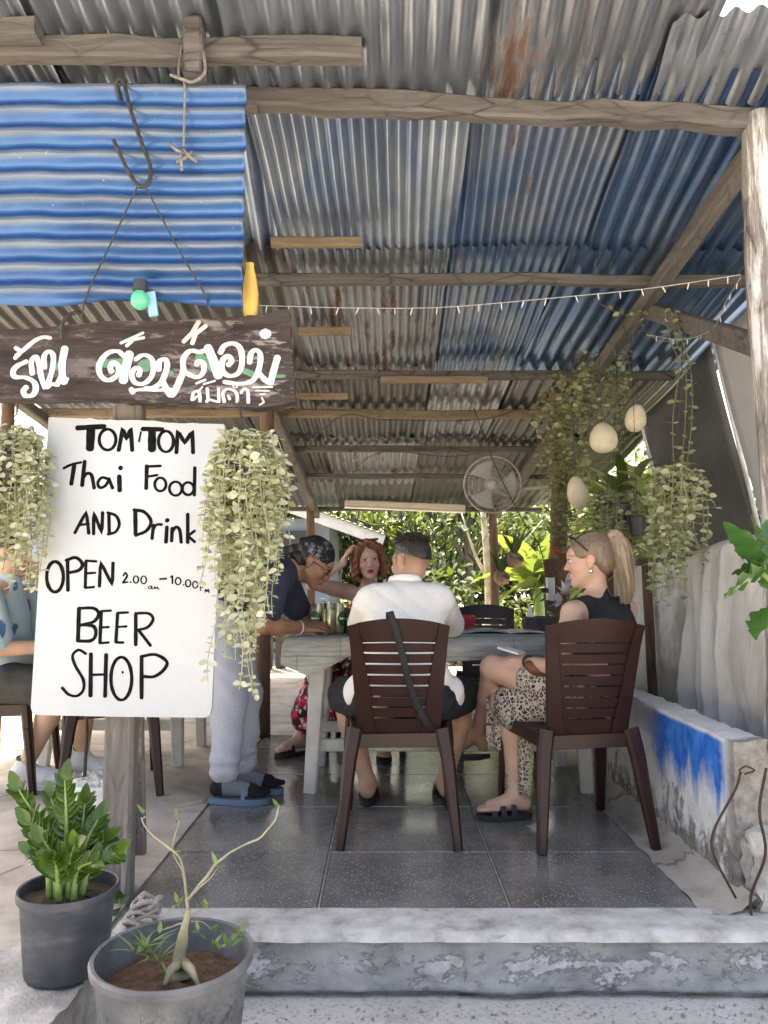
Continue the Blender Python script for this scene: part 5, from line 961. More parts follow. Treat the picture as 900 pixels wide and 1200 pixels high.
# ------------------------------------------------------------------ people: one continuous surface per body from blended limbs
import openvdb
A_ = np.array
def fr(f, u=(0, 0, 1)):
    f = A_(f, float); f /= np.linalg.norm(f); u = A_(u, float); r = np.cross(f, u); r /= np.linalg.norm(r); u = np.cross(r, f)
    return np.stack([r, f, u], 1)           # columns: right, forward, up
class Sdf:
    def __init__(s, h=.004): s.h = h; s.P = []
    def cone(s, a, b, ra, rb, k=.02, sq=None, cap=False): s.P.append(('c', A_(a, float), A_(b, float), ra, rb, k, sq, cap)); return s
    def chain(s, pts, rs, k=.02, sq=None):
        for i in range(len(pts) - 1): s.cone(pts[i], pts[i + 1], rs[i], rs[i + 1], k, sq)
        return s
    def ell(s, c, r, Rm=None, k=.02, sub=False): s.P.append(('e', A_(c, float), A_(r, float), np.eye(3) if Rm is None else Rm, k, sub)); return s
    def cut(s, p, n, c=None, rad=None): s.P.append(('p', A_(p, float), A_(n, float) / np.linalg.norm(n), None if c is None else A_(c, float), rad)); return s
    def field(s):
        lo = np.full(3, 1e9); hi = -lo
        for p in s.P:
            if p[0] == 'c':
                for q, r in ((p[1], p[3]), (p[2], p[4])): m = max(p[3], p[4]) + .02; lo = np.minimum(lo, q - m); hi = np.maximum(hi, q + m)
            elif p[0] == 'e' and not p[5]: m = p[2].max() + .02; lo = np.minimum(lo, p[1] - m); hi = np.maximum(hi, p[1] + m)
        h = s.h; n = np.ceil((hi - lo) / h).astype(int) + 1; D = np.full(n, .06, np.float32); ax = [lo[i] + h * np.arange(n[i]) for i in range(3)]
        def sub(l, u):
            i0 = np.clip(np.floor((l - lo) / h).astype(int), 0, n - 1); i1 = np.clip(np.ceil((u - lo) / h).astype(int) + 1, 1, n)
            sl = tuple(slice(a, b) for a, b in zip(i0, i1)); return sl, [ax[i][sl[i]].reshape([-1 if j == i else 1 for j in range(3)]) for i in range(3)]
        for p in s.P:
            if p[0] == 'c':
                _, a, b, ra, rb, k, sq, cap = p; m = max(ra, rb) + k + .03; sl, (x, y, z) = sub(np.minimum(a, b) - m, np.maximum(a, b) + m)
                px, py, pz = x - a[0], y - a[1], z - a[2]; d = b - a; L2 = d @ d + 1e-12; t = (px * d[0] + py * d[1] + pz * d[2]) / L2; tc = np.clip(t, 0, 1)
                qx, qy, qz = px - tc * d[0], py - tc * d[1], pz - tc * d[2]
                if sq is not None:
                    e, f_ = A_(sq[0], float), sq[1]; w = (qx * e[0] + qy * e[1] + qz * e[2]) * (f_ - 1); qx, qy, qz = qx + w * e[0], qy + w * e[1], qz + w * e[2]
                dist = np.sqrt(qx * qx + qy * qy + qz * qz) - (ra + (rb - ra) * tc)
                if cap: dist = np.maximum(dist, np.maximum(-t, t - 1) * math.sqrt(L2))
            elif p[0] == 'e':
                _, c, r, Rm, k, isub = p; m = r.max() + k + .03; sl, (x, y, z) = sub(c - m, c + m); px, py, pz = x - c[0], y - c[1], z - c[2]
                L = [(px * Rm[0, i] + py * Rm[1, i] + pz * Rm[2, i]) for i in range(3)]; k0 = np.sqrt(sum((L[i] / r[i]) ** 2 for i in range(3))); k1 = np.sqrt(sum((L[i] / r[i] ** 2) ** 2 for i in range(3))) + 1e-9; dist = k0 * (k0 - 1) / k1
                if isub: d0 = D[sl]; hh = np.clip(.5 - .5 * (d0 + dist) / k, 0, 1); D[sl] = (d0 * (1 - hh) - dist * hh + k * hh * (1 - hh)); continue
            else:
                _, q, nn, c, rad = p
                if c is None: sl, (x, y, z) = sub(lo, hi)
                else: sl, (x, y, z) = sub(c - rad, c + rad)
                dist = (x - q[0]) * nn[0] + (y - q[1]) * nn[1] + (z - q[2]) * nn[2]; D[sl] = np.maximum(D[sl], dist); continue
            d0 = D[sl]; hh = np.clip(.5 + .5 * (d0 - dist) / k, 0, 1); D[sl] = d0 * (1 - hh) + dist * hh - k * hh * (1 - hh)
        return D, lo
    def mesh(s, name, disp=None, color=None, mat=None, parent=None):
        D, lo = s.field(); h = s.h
        if disp is not None:
            n = D.shape; X, Y, Z = (lo[i] + h * np.arange(n[i]).reshape([-1 if j == i else 1 for j in range(3)]) for i in range(3)); D = D + disp(X, Y, Z).astype(np.float32)
        D = np.pad(np.clip(D, -.03, .03), 1, constant_values=.03).astype(np.float32); g = openvdb.FloatGrid(background=.03); g.copyFromArray(D)
        pts, quads = g.convertToQuads(isovalue=0.0); pts = (pts - 1) * h + lo
        me = bpy.data.meshes.new(name); me.vertices.add(len(pts)); me.vertices.foreach_set('co', pts.astype(np.float32).ravel()); q = quads[:, ::-1].astype(np.int32)
        me.loops.add(q.size); me.loops.foreach_set('vertex_index', q.ravel()); me.polygons.add(len(q)); me.polygons.foreach_set('loop_start', np.arange(0, q.size, 4, dtype=np.int32)); me.polygons.foreach_set('loop_total', np.full(len(q), 4, np.int32)); me.update(calc_edges=True); me.validate(); me.polygons.foreach_set('use_smooth', [True] * len(me.polygons))
        nv = np.empty(len(me.vertices) * 3, np.float32); me.vertex_normals.foreach_get('vector', nv)
        if (nv.reshape(-1, 3) * (pts - pts.mean(0))).sum() < 0: me.flip_normals()
        if color is not None:
            at_ = me.color_attributes.new('Col', 'FLOAT_COLOR', 'POINT'); c = np.ones((len(pts), 4), np.float32); c[:, :3] = color(pts); at_.data.foreach_set('color', c.ravel())
        return link(name, me, mat, parent)
class Head:
    """face looks along local +Y; sizes in metres for s = 1"""
    def __init__(s, o, f, u=(0, 0, 1), sc=1.0, female=True): s.o = A_(o, float); s.R = fr(f, u); s.s = sc; s.fem = female
    def w(s, x, y, z): return s.o + s.R @ (A_((x, y, z)) * s.s)
    def loc(s, P): return ((P - s.o) @ s.R) / s.s
    def skin(s, b, neck_to, rn=.05):
        w, k, f = s.w, s.s, s.fem; e = lambda c, r, kk=.012, sub=False: b.ell(w(*c), A_(r) * k, s.R, kk, sub)
        e((0, -.012, .035), (.074, .094, .088)); e((0, .03, -.03), (.060 if f else .064, .064, .083), .02)
        for q in (-1, 1):
            b.cone(w(q * .052, -.002, -.05), w(q * .012, .068, -.098), .018 * k, .016 * k, .02); e((q * .037, .060, -.028), (.024, .026, .024), .02)
            e((q * .031, .103, .002), (.016, .014, .010), .012, True); b.cone(w(q * .014, .091, .021), w(q * .045, .078, .02), .007 * k, .006 * k, .012)
            e((q * .031, .079, .0015), (.013, .0125, .0105), .004); e((q * .009, .101, -.034), (.008, .010, .0065), .008)
            e((q * .074, -.006, -.006), (.008, .018, .031), .006); e((q * .080, -.012, .004), (.006, .018, .022), .006)
        e((0, .072, -.103), (.018, .017, .015), .02); b.cone(w(0, .088, .012), w(0, .110, -.030), .008 * k, .0105 * k, .012); e((0, .082, .03), (.045, .02, .03), .02)
        b.cone(w(-.019, .088, -.0635), w(.019, .088, -.0635), .0062 * k, .0062 * k, .006); b.cone(w(-.015, .090, -.0735), w(.015, .090, -.0735), .0075 * k, .0075 * k, .006); b.cone(w(0, .093, -.0625), w(0, .093, -.0735), .0068 * k, .0075 * k, .006)
        e((0, .101, -.0682), (.02, .012, .0014), .003, True)
        b.cone(w(0, -.015, -.045), neck_to, rn * k, (rn + .006) * k, .03)
    def paint(s, base, lips=(.35, .05, .05), brow=(.12, .06, .03), iris=(.1, .12, .1), blush=(.5, .2, .16), lid=(.06, .03, .02), stub=None):
        def f(P):
            c = np.tile(A_(base, float), (len(P), 1)); c *= (1 + .05 * np.sin(P[:, :1] * 70) * np.sin(P[:, 2:] * 55 + 1)); q = s.loc(P)
            def blob(cc, r, col, amt=1.0, soft=.35):
                d = np.sqrt((((q - A_(cc)) / A_(r)) ** 2).sum(1)); m = np.clip((1 + soft - d) / soft, 0, 1)[:, None] * amt; c[:] = c * (1 - m) + A_(col) * m
            if stub is not None:
                m = np.clip((q[:, 2] + .06) * 10, 0, 1) * np.clip(1.2 - (q[:, 1] - .03) * 30, 0, 1) * (np.sqrt((q ** 2).sum(1)) < .17); ear = (np.abs(q[:, 0]) > .068) & (q[:, 2] < .03) & (np.abs(q[:, 1]) < .03); m = m * (~ear); m = m ** 1.3; c[:] = c * (1 - .9 * m[:, None]) + A_(stub) * .9 * m[:, None]
                blob((0, .07, -.09), (.055, .05, .04), stub, .45, .6)
            for x in (-1, 1):
                blob((x * .04, .07, -.03), (.022, .03, .02), blush, .45, .8); blob((x * .031, .092, .0015), (.0145, .012, .0065), (.62, .58, .55), 1, .25); blob((x * .031, .094, .001), (.0058, .02, .0066), iris, 1, .3); blob((x * .031, .093, .0085), (.0165, .012, .0026), lid, .95, .5); blob((x * .031, .093, -.0065), (.014, .012, .0016), lid, .45, .6)
                for i in range(5): t_ = i / 4; blob((x * (.014 + .034 * t_), .09 - .013 * t_, .0215 + .004 * math.sin(t_ * 2.6)), (.006, .014, .0032), brow, .85, .6)
                blob((x * .079, -.008, -.004), (.01, .02, .03), tuple(np.minimum(1, A_(base) * A_((1.15, .85, .8)))), .5, .6)
            blob((0, .095, -.0685), (.021, .014, .0115), lips, .95, .3); blob((0, .1, -.0684), (.019, .016, .0012), (.08, .02, .02), .9, .4); 
            for x in (-1, 1): blob((x * .007, .105, -.0405), (.004, .006, .002), (.1, .04, .03), .8, .5)
            return c
        return f
def hand(b, wrist, d, nrm, thumb, curl=.5, sc=1.0, spread=1.0):
    """palm along d, palm facing nrm, thumb on the side given by sign"""
    d = V(d).normalized(); nrm = V(nrm); nrm = (nrm - d * nrm.dot(d)).normalized(); sd_ = d.cross(nrm) * thumb; w_ = V(wrist); g = lambda v: A_(tuple(v))
    kn = []
    for i in range(4):
        off = (1.5 - i) * .0195 * sc * spread; p0 = w_ + d * .012 * sc + sd_ * off * .55; p1 = w_ + d * (.088 - .006 * abs(i - 1.2)) * sc + sd_ * off; kn.append(p1); b.cone(g(p0), g(p1), .0135 * sc, .0105 * sc, .012)
    for i, L in enumerate((.070, .080, .074, .058)):
        p = kn[i]; dd = d + sd_ * (1.5 - i) * .09 * spread; dd.normalize(); r = .0092
        for j, fr_ in enumerate((.46, .32, .24)):
            a = curl * (.55 + .25 * j) * (1 + .06 * i); dd = (dd * math.cos(a) + nrm * math.sin(a)).normalized() if j == 0 else Quaternion(sd_, 0) @ dd
            if j: n2 = (nrm - dd * nrm.dot(dd)); n2 = n2.normalized() if n2.length > .05 else -d; dd = (dd * math.cos(a) + n2 * math.sin(a)).normalized()
            q = p + dd * L * fr_ * sc; b.cone(g(p), g(q), r * sc, (r - .0008) * sc, .003); p = q; r -= .0008
    t0 = w_ + d * .02 * sc + sd_ * .02 * sc; t1 = t0 + (d * .6 + sd_ * .75 + nrm * .25).normalized() * .042 * sc; t2 = t1 + (d * .85 + sd_ * .35 + nrm * .35).normalized() * .032 * sc; t3 = t2 + (d * .95 + sd_ * .05 + nrm * .3).normalized() * .026 * sc
    b.cone(g(t0), g(t1), .0135 * sc, .0115 * sc, .012); b.cone(g(t1), g(t2), .0108 * sc, .0098 * sc, .004); b.cone(g(t2), g(t3), .0098 * sc, .008 * sc, .004)
def foot(b, ankle, d, sc=1.0, z=.03):
    a = V(ankle); d = V((d[0], d[1], 0)).normalized(); g = lambda v: A_(tuple(v)); s_ = d.cross(V((0, 0, 1))); heel = V((a.x, a.y, z + .012)) - d * .035 * sc; ball = V((a.x, a.y, z)) + d * .125 * sc
    b.cone(g(a), g(heel), .036 * sc, .030 * sc, .02); b.cone(g(a + V((0, 0, -.01))), g(ball + V((0, 0, .004))), .036 * sc, .024 * sc, .03); b.cone(g(heel), g(ball), .028 * sc, .024 * sc, .02)
    for i, (o, L) in enumerate(((-.030, .058), (-.013, .062), (.002, .056), (.016, .048), (.029, .038))): p = ball + s_ * o * sc; b.cone(g(p - d * .02), g(p + d * L * sc + V((0, 0, -.006))), .016 * sc, .0085 * sc, .008)
def sole(name, ankle, d, mat, parent, sc=1.0, th=.022, straps=True, strap_mat=None, L=.27, W=.10, z0=.002):
    a = V(ankle); d = V((d[0], d[1], 0)).normalized(); s_ = d.cross(V((0, 0, 1))); c = V((a.x, a.y, 0)) + d * (.062 * sc); mb = MB(); n = 28; out = []
    for i in range(n): t_ = 2 * math.pi * i / n; x = math.cos(t_); y = math.sin(t_); out.append(c + d * (L / 2 * sc * x) + s_ * (W / 2 * sc * y * (1 + .12 * x) * (1 - .1 * (x < -.2))))
    vs = [p + V((0, 0, z0)) for p in out] + [p + V((0, 0, z0 + th)) for p in out]; mb.add(vs, [tuple(range(n - 1, -1, -1)), tuple(range(n, 2 * n))] + [(i, (i + 1) % n, n + (i + 1) % n, n + i) for i in range(n)])
    o = mb.build(name, mat, parent, 40)
    if straps:
        for (f0, w0, hh) in straps:
            q = c + d * f0; mb = MB(); P = [q - s_ * .047 * sc + V((0, 0, th)), q - s_ * .036 * sc + V((0, 0, th + hh * .7)), q + V((0, 0, th + hh)), q + s_ * .036 * sc + V((0, 0, th + hh * .7)), q + s_ * .047 * sc + V((0, 0, th))]; P = cat(P, 4)
            vs = []; 
            for p in P: vs += [p - d * w0 / 2, p + d * w0 / 2, p + d * w0 / 2 + V((0, 0, .004)), p - d * w0 / 2 + V((0, 0, .004))]
            fs = []
            for i in range(len(P) - 1):
                for j in range(4): k = (j + 1) % 4; fs.append((i * 4 + j, i * 4 + k, i * 4 + 4 + k, i * 4 + 4 + j))
            mb.add(vs, fs); mb.build('strap', strap_mat or mat, o, 40)
    return o
def hair_strands(name, gen, n, mat, parent, r=.0011):
    mb = MB()
    for i in range(n):
        P = gen(i)
        if P: P = cat(P, 4); k = len(P) - 1; mb.tube(P, [r * (1 - .7 * (j / k) ** 2) for j in range(k + 1)], 3, False)
    o = mb.build(name, mat, parent, True); o['kind'] = 'stuff'; return o
def hairmat(name, c1, c2, c3):
    t = NT(name); co = t.co('Object', scale=(1, 1, .12)); gi = t.n('NewGeometry'); f = t.math('ADD', t.math('MULTIPLY', t.noise(co, 110, 4), .8), t.math('MULTIPLY', gi.outputs['Random Per Island'], .35)); t.bump(t.noise(co, 190, 3), .6, .003)
    t.set(t.ramp(f, [(.3, c1), (.55, c2), (.8, c3)]), .42, 0, .45); return t.mat
def skinmat(n): return vcol(n, .48, .35, .12, .12, 260)
def wob(amp, fx=38, fy=31, fz=21, ph=0):
    def f(X, Y, Z):
        s = np.sin(fx * X + 9 * Z + ph + 1.5 * np.sin(14 * Z + 8 * Y)) * np.sin(fz * Z + 6 * X + ph + 1.2 * np.sin(17 * X)) + .5 * np.sin(fy * Y + 23 * Z + 2 * ph)
        w = 1.8 * np.sin(11 * X + 7 * Y + ph) + 1.3 * np.sin(13 * Z - 9 * Y + 2 * ph)
        r = np.abs(np.sin(24 * Z + 14 * X + w)) + .7 * np.abs(np.sin(19 * X - 17 * Z + 12 * Y - w))      # sharp creases between soft swells
        m = .5 + .5 * np.sin(8 * Z + 6 * X - 7 * Y + 3 * ph)
        return amp * (.45 * s - .95 * m * (r - 1.05))
    return f
M_blk = pmat('black_rubber', (.014, .014, .015), (.022, .022, .023), 20, .6, bump=.15)

# ---------------- the man in the white shirt (back to the camera)
def man():
    T = thing('person', 'man in a white ribbed shirt and black shorts sitting with his back turned', 'person', (.08, 3.4, 0)); b = Sdf(.004)
    hd = Head(at(482, 659, 3.58), (-.62, .78, -.10), (.05, .1, 1), .98, False); hd.skin(b, (.095, 3.545, 1.0), .056)
    b.ell((.09, 3.5, .86), (.15, .095, .16), k=.03); b.ell((.085, 3.40, .56), (.14, .10, .14), k=.04); b.cone((.09, 3.5, .85), (.085, 3.4, .6), .11, .11, .04)
    sh = {-1: (-.065, 3.52, .925), 1: (.255, 3.52, .93)}; el = {-1: (-.115, 3.80, .806), 1: (.335, 3.82, .806)}; wr = {-1: (.02, 3.99, .800), 1: (.17, 4.0, .800)}; hp = {-1: (.0, 3.36, .50), 1: (.175, 3.36, .50)}; kn = {-1: (-.195, 3.72, .485), 1: (.385, 3.74, .485)}; an = {-1: (-.075, 3.66, .095), 1: (.285, 3.68, .095)}
    for s in (-1, 1):
        b.cone((.09, 3.53, .96), sh[s], .06, .052, .04); b.chain([sh[s], el[s]], [.05, .04], .02); b.chain([el[s], wr[s]], [.039, .026], .02); hand(b, wr[s], (-.8 * s, .55, 0), (0, .1, -1), s, .35)
        b.chain([hp[s], kn[s]], [.085, .058], .03); m = V(kn[s]).lerp(V(an[s]), .33) + V((0, -.02, 0)); b.chain([kn[s], m, an[s]], [.054, .055, .034], .02); foot(b, an[s], (-.05 * s, 1), .98, .052)
    sk = hd.paint((.42, .25, .17), lips=(.32, .16, .13), brow=(.04, .025, .02), stub=(.028, .022, .019)); b.mesh('body', None, sk, skinmat('man_skin'), T)
    for s in (-1, 1): sole('sandal', an[s], (-.05 * s, 1), M_blk, T, straps=[(.03, .05, .052)])
    c = Sdf(.0045); c.ell((.09, 3.50, .87), (.185, .125, .15), k=.04); c.ell((.087, 3.46, .75), (.175, .128, .16), k=.05); c.ell((.085, 3.43, .60), (.215, .150, .12), k=.06); c.cone((-.10, 3.47, .535), (.275, 3.47, .525), .082, .082, .04)
    c.cone((-.03, 3.515, .945), (.215, 3.515, .945), .068, .068, .04, ((0, 1, 0), .85)); c.cone((.09, 3.54, .975), (.096, 3.552, .998), .078, .066, .025)
    for s in (-1, 1): c.cone(sh[s], tuple(V(sh[s]).lerp(V(el[s]), .90)), .070, .068, .04, None)
    c.ell((.095, 3.60, 1.09), (.058, .06, .07), None, .006, True)
    t = NT('white_ribbed_knit'); co = t.co('Object'); x = t.sep(co)[0]; wv = t.math('SINE', t.math('ADD', t.math('MULTIPLY', x, 360), t.math('MULTIPLY', t.math('SINE', t.math('MULTIPLY', t.sep(co)[2], 330)), .9))); t.bump(t.math('ADD', t.math('MULTIPLY', wv, .5), t.noise(co, 30, 4)), .22, .0025); mw = t.set(t.ramp(t.noise(co, 6), [(.3, (.72, .71, .68)), (.7, (.78, .77, .74))]), .85, 0, .2)
    c.mesh('shirt', wob(.006), None, mw, T)
    k = Sdf(.004); k.cone((.02, 3.525, 1.045), (.175, 3.53, 1.040), .0, .0, .01)
    k = Sdf(.0035); 
    for i in range(14): a0, a1 = R(195 + i * 10), R(205 + i * 10); k.cone((.097 + .072 * math.cos(a0), 3.556 + .072 * math.sin(a0), 1.016 - .018 * math.sin(a0)), (.097 + .072 * math.cos(a1), 3.556 + .072 * math.sin(a1), 1.016 - .018 * math.sin(a1)), .010, .010, .006, ((0, 0, 1), .55))
    k.mesh('collar', None, None, mw, T)
    g = Sdf(.0045); g.ell((.087, 3.40, .52), (.20, .14, .10), k=.03)
    for s in (-1, 1): g.cone(hp[s], tuple(V(hp[s]).lerp(V(kn[s]), .93)), .105, .092, .04, None, True)
    g.mesh('shorts', wob(.005, 30, 26, 25, 2), None, pmat('black_cloth', (.013, .013, .015), (.022, .022, .025), 20, .9, bump=.3, bscale=300), T)
    H = Sdf(.003); e = lambda cc, r, sub=False, kk=.01: H.ell(hd.w(*cc), A_(r) * hd.s, hd.R, kk, sub); e((0, -.012, .042), (.0765, .0985, .092)); e((0, .06, .105), (.05, .04, .03), False, .02); e((0, -.05, .02), (.062, .060, .055)); e((0, .14, -.01), (.12, .09, .10), True, .02); H.cut(hd.w(0, 0, .048), -hd.R[:, 2] + .45 * hd.R[:, 1]); 
    for q in (-1, 1): e((q * .085, .03, .02), (.016, .05, .05), True)
    H.mesh('hair', lambda X, Y, Z: .001 * np.sin(190 * X + 40 * Z) * np.sin(170 * Y + 30 * Z) - .0005, None, hairmat('dark_hair', (.012, .009, .007), (.022, .017, .013), (.05, .04, .032)), T)
    def gen(i):
        a = random.uniform(0, 6.28); r = math.sqrt(random.random()); x, y = .072 * r * math.cos(a), -.01 + .092 * r * math.sin(a); z = .055 + .082 * math.sqrt(max(0, 1 - (x / .078) ** 2 - ((y + .012) / .101) ** 2)); p = V(hd.w(x, y, z)); u = V(hd.w(x * 1.12 + random.uniform(-.006, .006), y * 1.06 + random.uniform(-.004, .012), z + random.uniform(.004, .014))); return [p, p.lerp(u, .5), u]
    hair_strands('hair_tuft', gen, 1100, bpy.data.materials['dark_hair'], T)
man()
# black strap hanging over the chair back
sp_ = MB(); P = cat([(.03, 2.985 + .05, .80), (.02, 2.992, .895), (.03, 2.965, .88), (.065, 2.985, .76), (.09, 3.02, .65), (.125, 3.06, .55), (.165, 3.07, .47), (.185, 3.09, .445)], 6); vs = []; fs = []
for i, p in enumerate(P): o = V((.0135, 0, .003)); n_ = V((0, -.004, 0)); vs += [p - o, p + o, p + o + n_, p - o + n_]
for i in range(len(P) - 1):
    for j in range(4): k = (j + 1) % 4; fs.append((i * 4 + j, i * 4 + k, i * 4 + 4 + k, i * 4 + 4 + j))
tag(sp_.add(vs, fs).build('shoulder_strap', pmat('black_webbing', (.012, .012, .014), (.02, .02, .022), 60, .8, bump=.4, bscale=400), None, True), 'black bag strap slung over the back of the middle chair', 'strap')

# ---------------- the blonde woman in black, sitting sideways
def blonde():
    T = thing('person', 'blonde woman with ponytail in a black sleeveless top and leopard skirt', 'person', (.85, 3.3, 0)); b = Sdf(.004)
    hd = Head(at(692, 657, 3.38), (-.93, .36, -.04), (-.03, 0, 1), .97); hd.skin(b, (.93, 3.385, .985), .046)
    shL, shR = V((.785, 3.22, .888)), V((1.085, 3.47, .895)); b.ell((.91, 3.33, .80), (.13, .10, .14), fr((-.62, .78, 0)), .03); b.ell((.86, 3.29, .56), (.14, .12, .12), fr((-.62, .78, 0)), .04); b.cone((.90, 3.32, .8), (.86, 3.28, .58), .095, .10, .04)
    b.cone((.92, 3.36, .93), shL, .048, .046, .035); b.cone((.92, 3.36, .93), shR, .048, .046, .035)
    eL, wL = V((.705, 3.165, .665)), V((.625, 3.355, .675)); b.chain([shL, shL.lerp(eL, .35), eL], [.045, .043, .036], .02); b.chain([eL, wL], [.036, .024], .02); hand(b, wL, (-.55, .75, .15), (.3, .3, -1), -1, .45, .92)
    eR, wR = V((1.06, 3.48, .66)), V((.86, 3.60, .68)); b.chain([shR, eR, wR], [.044, .036, .024], .02); hand(b, wR, (-.9, .1, 0), (0, 0, -1), 1, .5, .9)
    kT, aT = V((.49, 3.49, .635)), V((.45, 3.80, .285)); b.chain([(.80, 3.28, .545), kT], [.085, .058], .03); m = kT.lerp(aT, .35) + V((.01, .02, -.02)); b.chain([kT, m, aT], [.054, .052, .032], .02); b.cone(aT, aT + V((-.09, .12, -.10)), .032, .024, .02); b.cone(aT + V((.02, 0, -.02)), aT + V((.03, .02, -.06)), .03, .026, .02)
    kB, aB = V((.53, 3.50, .475)), V((.575, 3.43, .10)); b.chain([(.80, 3.34, .51), kB], [.085, .058], .03); m = kB.lerp(aB, .35) + V((.025, .0, 0)); b.chain([kB, m, aB], [.053, .054, .032], .02); foot(b, aB, (-1, -.10), .92, .052)
    b.mesh('body', None, hd.paint((.50, .315, .235), lips=(.45, .18, .16), brow=(.2, .12, .07), blush=(.6, .28, .22)), skinmat('blonde_skin'), T)
    sole('sandal', aB, (-1, -.10), M_blk, T, .92, straps=[(.05, .024, .036), (.01, .024, .046), (-.035, .022, .058)]); 
    s2 = MB(); q = aT + V((-.045, .06, -.085)); s2.bar(aT + V((.03, -.03, -.10)), aT + V((-.10, .13, -.135)), .085, .022); s2.build('sandal', M_blk, T, 40)
    MB().tube([wL + V((-.004, -.03, -.0)) + V((.027 * math.cos(a), .006 * math.sin(a), .027 * math.sin(a))) for a in [i * .42 for i in range(16)]], .006, 6).build('wristwatch', M_blk, T)
    c = Sdf(.004); F2 = fr((-.62, .78, 0)); c.ell((.945, 3.35, .83), (.165, .125, .12), F2, .03); c.ell((.925, 3.335, .72), (.155, .12, .14), F2, .04); c.ell((.87, 3.30, .585), (.155, .13, .10), F2, .04); c.cone((.925, 3.365, .92), shL.lerp(V((.92, 3.36, .93)), .30), .052, .050, .03); c.cone((.925, 3.365, .92), shR.lerp(V((.92, 3.36, .93)), .2), .052, .05, .03); c.cone((.928, 3.375, .94), (.928, 3.385, .972), .062, .056, .015)
    c.mesh('top', wob(.003), None, pmat('black_top', (.010, .010, .013), (.017, .017, .021), 10, .85, bump=.2, bscale=250), T)
    t = NT('leopard_cloth'); co = t.co('Object', scale=(1, 1, 1)); v1 = t.n('TexVoronoi', i_Scale=46.0); wv = t.mix(.025, co, t.n('TexNoise', i_Scale=20.0).outputs['Color']); t.l(wv, v1.inputs['Vector']); v2 = t.n('TexVoronoi', feature='DISTANCE_TO_EDGE', i_Scale=46.0); t.l(wv, v2.inputs['Vector'])
    ring = t.ramp(v2.outputs[0], [(.10, 0), (.13, 1), (.30, 1), (.36, .0)]); br = t.ramp(t.noise(co, 75, 3), [(.40, 0), (.46, 1)]); cc = t.mix(t.math('MULTIPLY', ring, br), t.ramp(v2.outputs[0], [(.08, (.46, .40, .34)), (.35, (.30, .24, .18))]), (.016, .013, .012)); ml = t.set(cc, .8, 0, .2); t.bump(t.noise(co, 25, 4), .3, .006)
    k = Sdf(.0045); k.ell((.86, 3.29, .545), (.155, .135, .095), F2, .03); k.chain([(.82, 3.28, .55), (.66, 3.37, .595)], [.11, .092], .04); k.chain([(.80, 3.34, .50), (.57, 3.48, .485)], [.11, .088], .04); k.cone((.70, 3.40, .5), (.58, 3.44, .44), .09, .08, .04); k.mesh('skirt', wob(.007, 44, 36, 18, 1), None, ml, T)
    mb = MB()
    def pan(u, v, o=0): 
        z = .56 - .44 * v; fo = math.sin(u * 13 + v * 1.5) * .012 * (.4 + v); return V((.645 - .125 * u + .0 - .035 * v * (1 - u) + fo * .4, 3.36 + .11 * u + fo + o, z - .03 * u * v + .05 * (1 - v) * (u < .5) * 0))
    mb.shell(pan, 30, 20, lambda u, v: pan(u, v, .004)); mb.build('skirt_panel', ml, T, True)
    def pan2(u, v, o=0): z = .50 - .20 * v; fo = math.sin(u * 10 + v) * .008; return V((.52 - .055 * u + fo, 3.44 + .08 * u + o + fo, z - .03 * math.sin(u * 3)))
    mb = MB(); mb.shell(pan2, 14, 10, lambda u, v: pan2(u, v, .004)); mb.build('skirt_panel', ml, T, True)
    # hair: smooth cap, ponytail, strands
    mh = hairmat('blonde_hair', (.07, .047, .028), (.14, .095, .058), (.24, .175, .11)); mp = hairmat('blonde_tail', (.15, .10, .06), (.30, .22, .14), (.46, .36, .25))
    H = Sdf(.003); e = lambda cc, r, sub=False, kk=.012: H.ell(hd.w(*cc), A_(r) * hd.s, hd.R, kk, sub); e((0, -.014, .04), (.079, .099, .092)); e((0, -.06, -.005), (.062, .052, .062), False, .02); e((0, -.085, .088), (.026, .026, .026), False, .02); e((0, .135, -.03), (.14, .085, .115), True, .012)
    for q in (-1, 1): e((q * .085, .02, -.035), (.03, .052, .05), True, .01); e((q * .085, -.03, -.055), (.03, .03, .04), True)
    H.mesh('hair', None, None, mh, T)
    def gcap(i):
        q = random.choice((-1, 1)); a = random.uniform(.15, 1.5); y0 = .082 - .05 * a; x0 = q * .074 * math.sin(a); z0 = .055 + .062 * math.cos(a); out = []
        for k in range(5): t_ = k / 4; x, y, z = x0 * (1 - t_), y0 * (1 - t_) - .085 * t_, z0 * (1 - t_) + .11 * t_; d = V((x / .079, (y + .014) / .099, (z - .04) / .092)); d = d.normalized() * 1.012; out.append(V(hd.w(d.x * .079, d.y * .099 - .014, d.z * .092 + .04)))
        return out
    hair_strands('hair_strand', gcap, 1300, mh, T, .0007)
    root = V(hd.w(0, -.09, .098)); tp = cat([root, root + V((.022, -.012, .0)), root + V((.040, -.026, -.05)), root + V((.050, -.036, -.14)), root + V((.058, -.04, -.22)), root + V((.048, -.04, -.285))], 8); PT = Sdf(.0035); rs = [.02, .03, .034, .030, .020, .005]
    for i in range(len(tp) - 1): f_ = lambda j: float(np.interp(j / (len(tp) - 1) * 5, range(6), rs)); PT.cone(tp[i], tp[i + 1], f_(i), f_(i + 1), .008)
    PT.mesh('ponytail', lambda X, Y, Z: .003 * np.sin(160 * X + 20 * Z) * np.sin(150 * Y), None, mp, T)
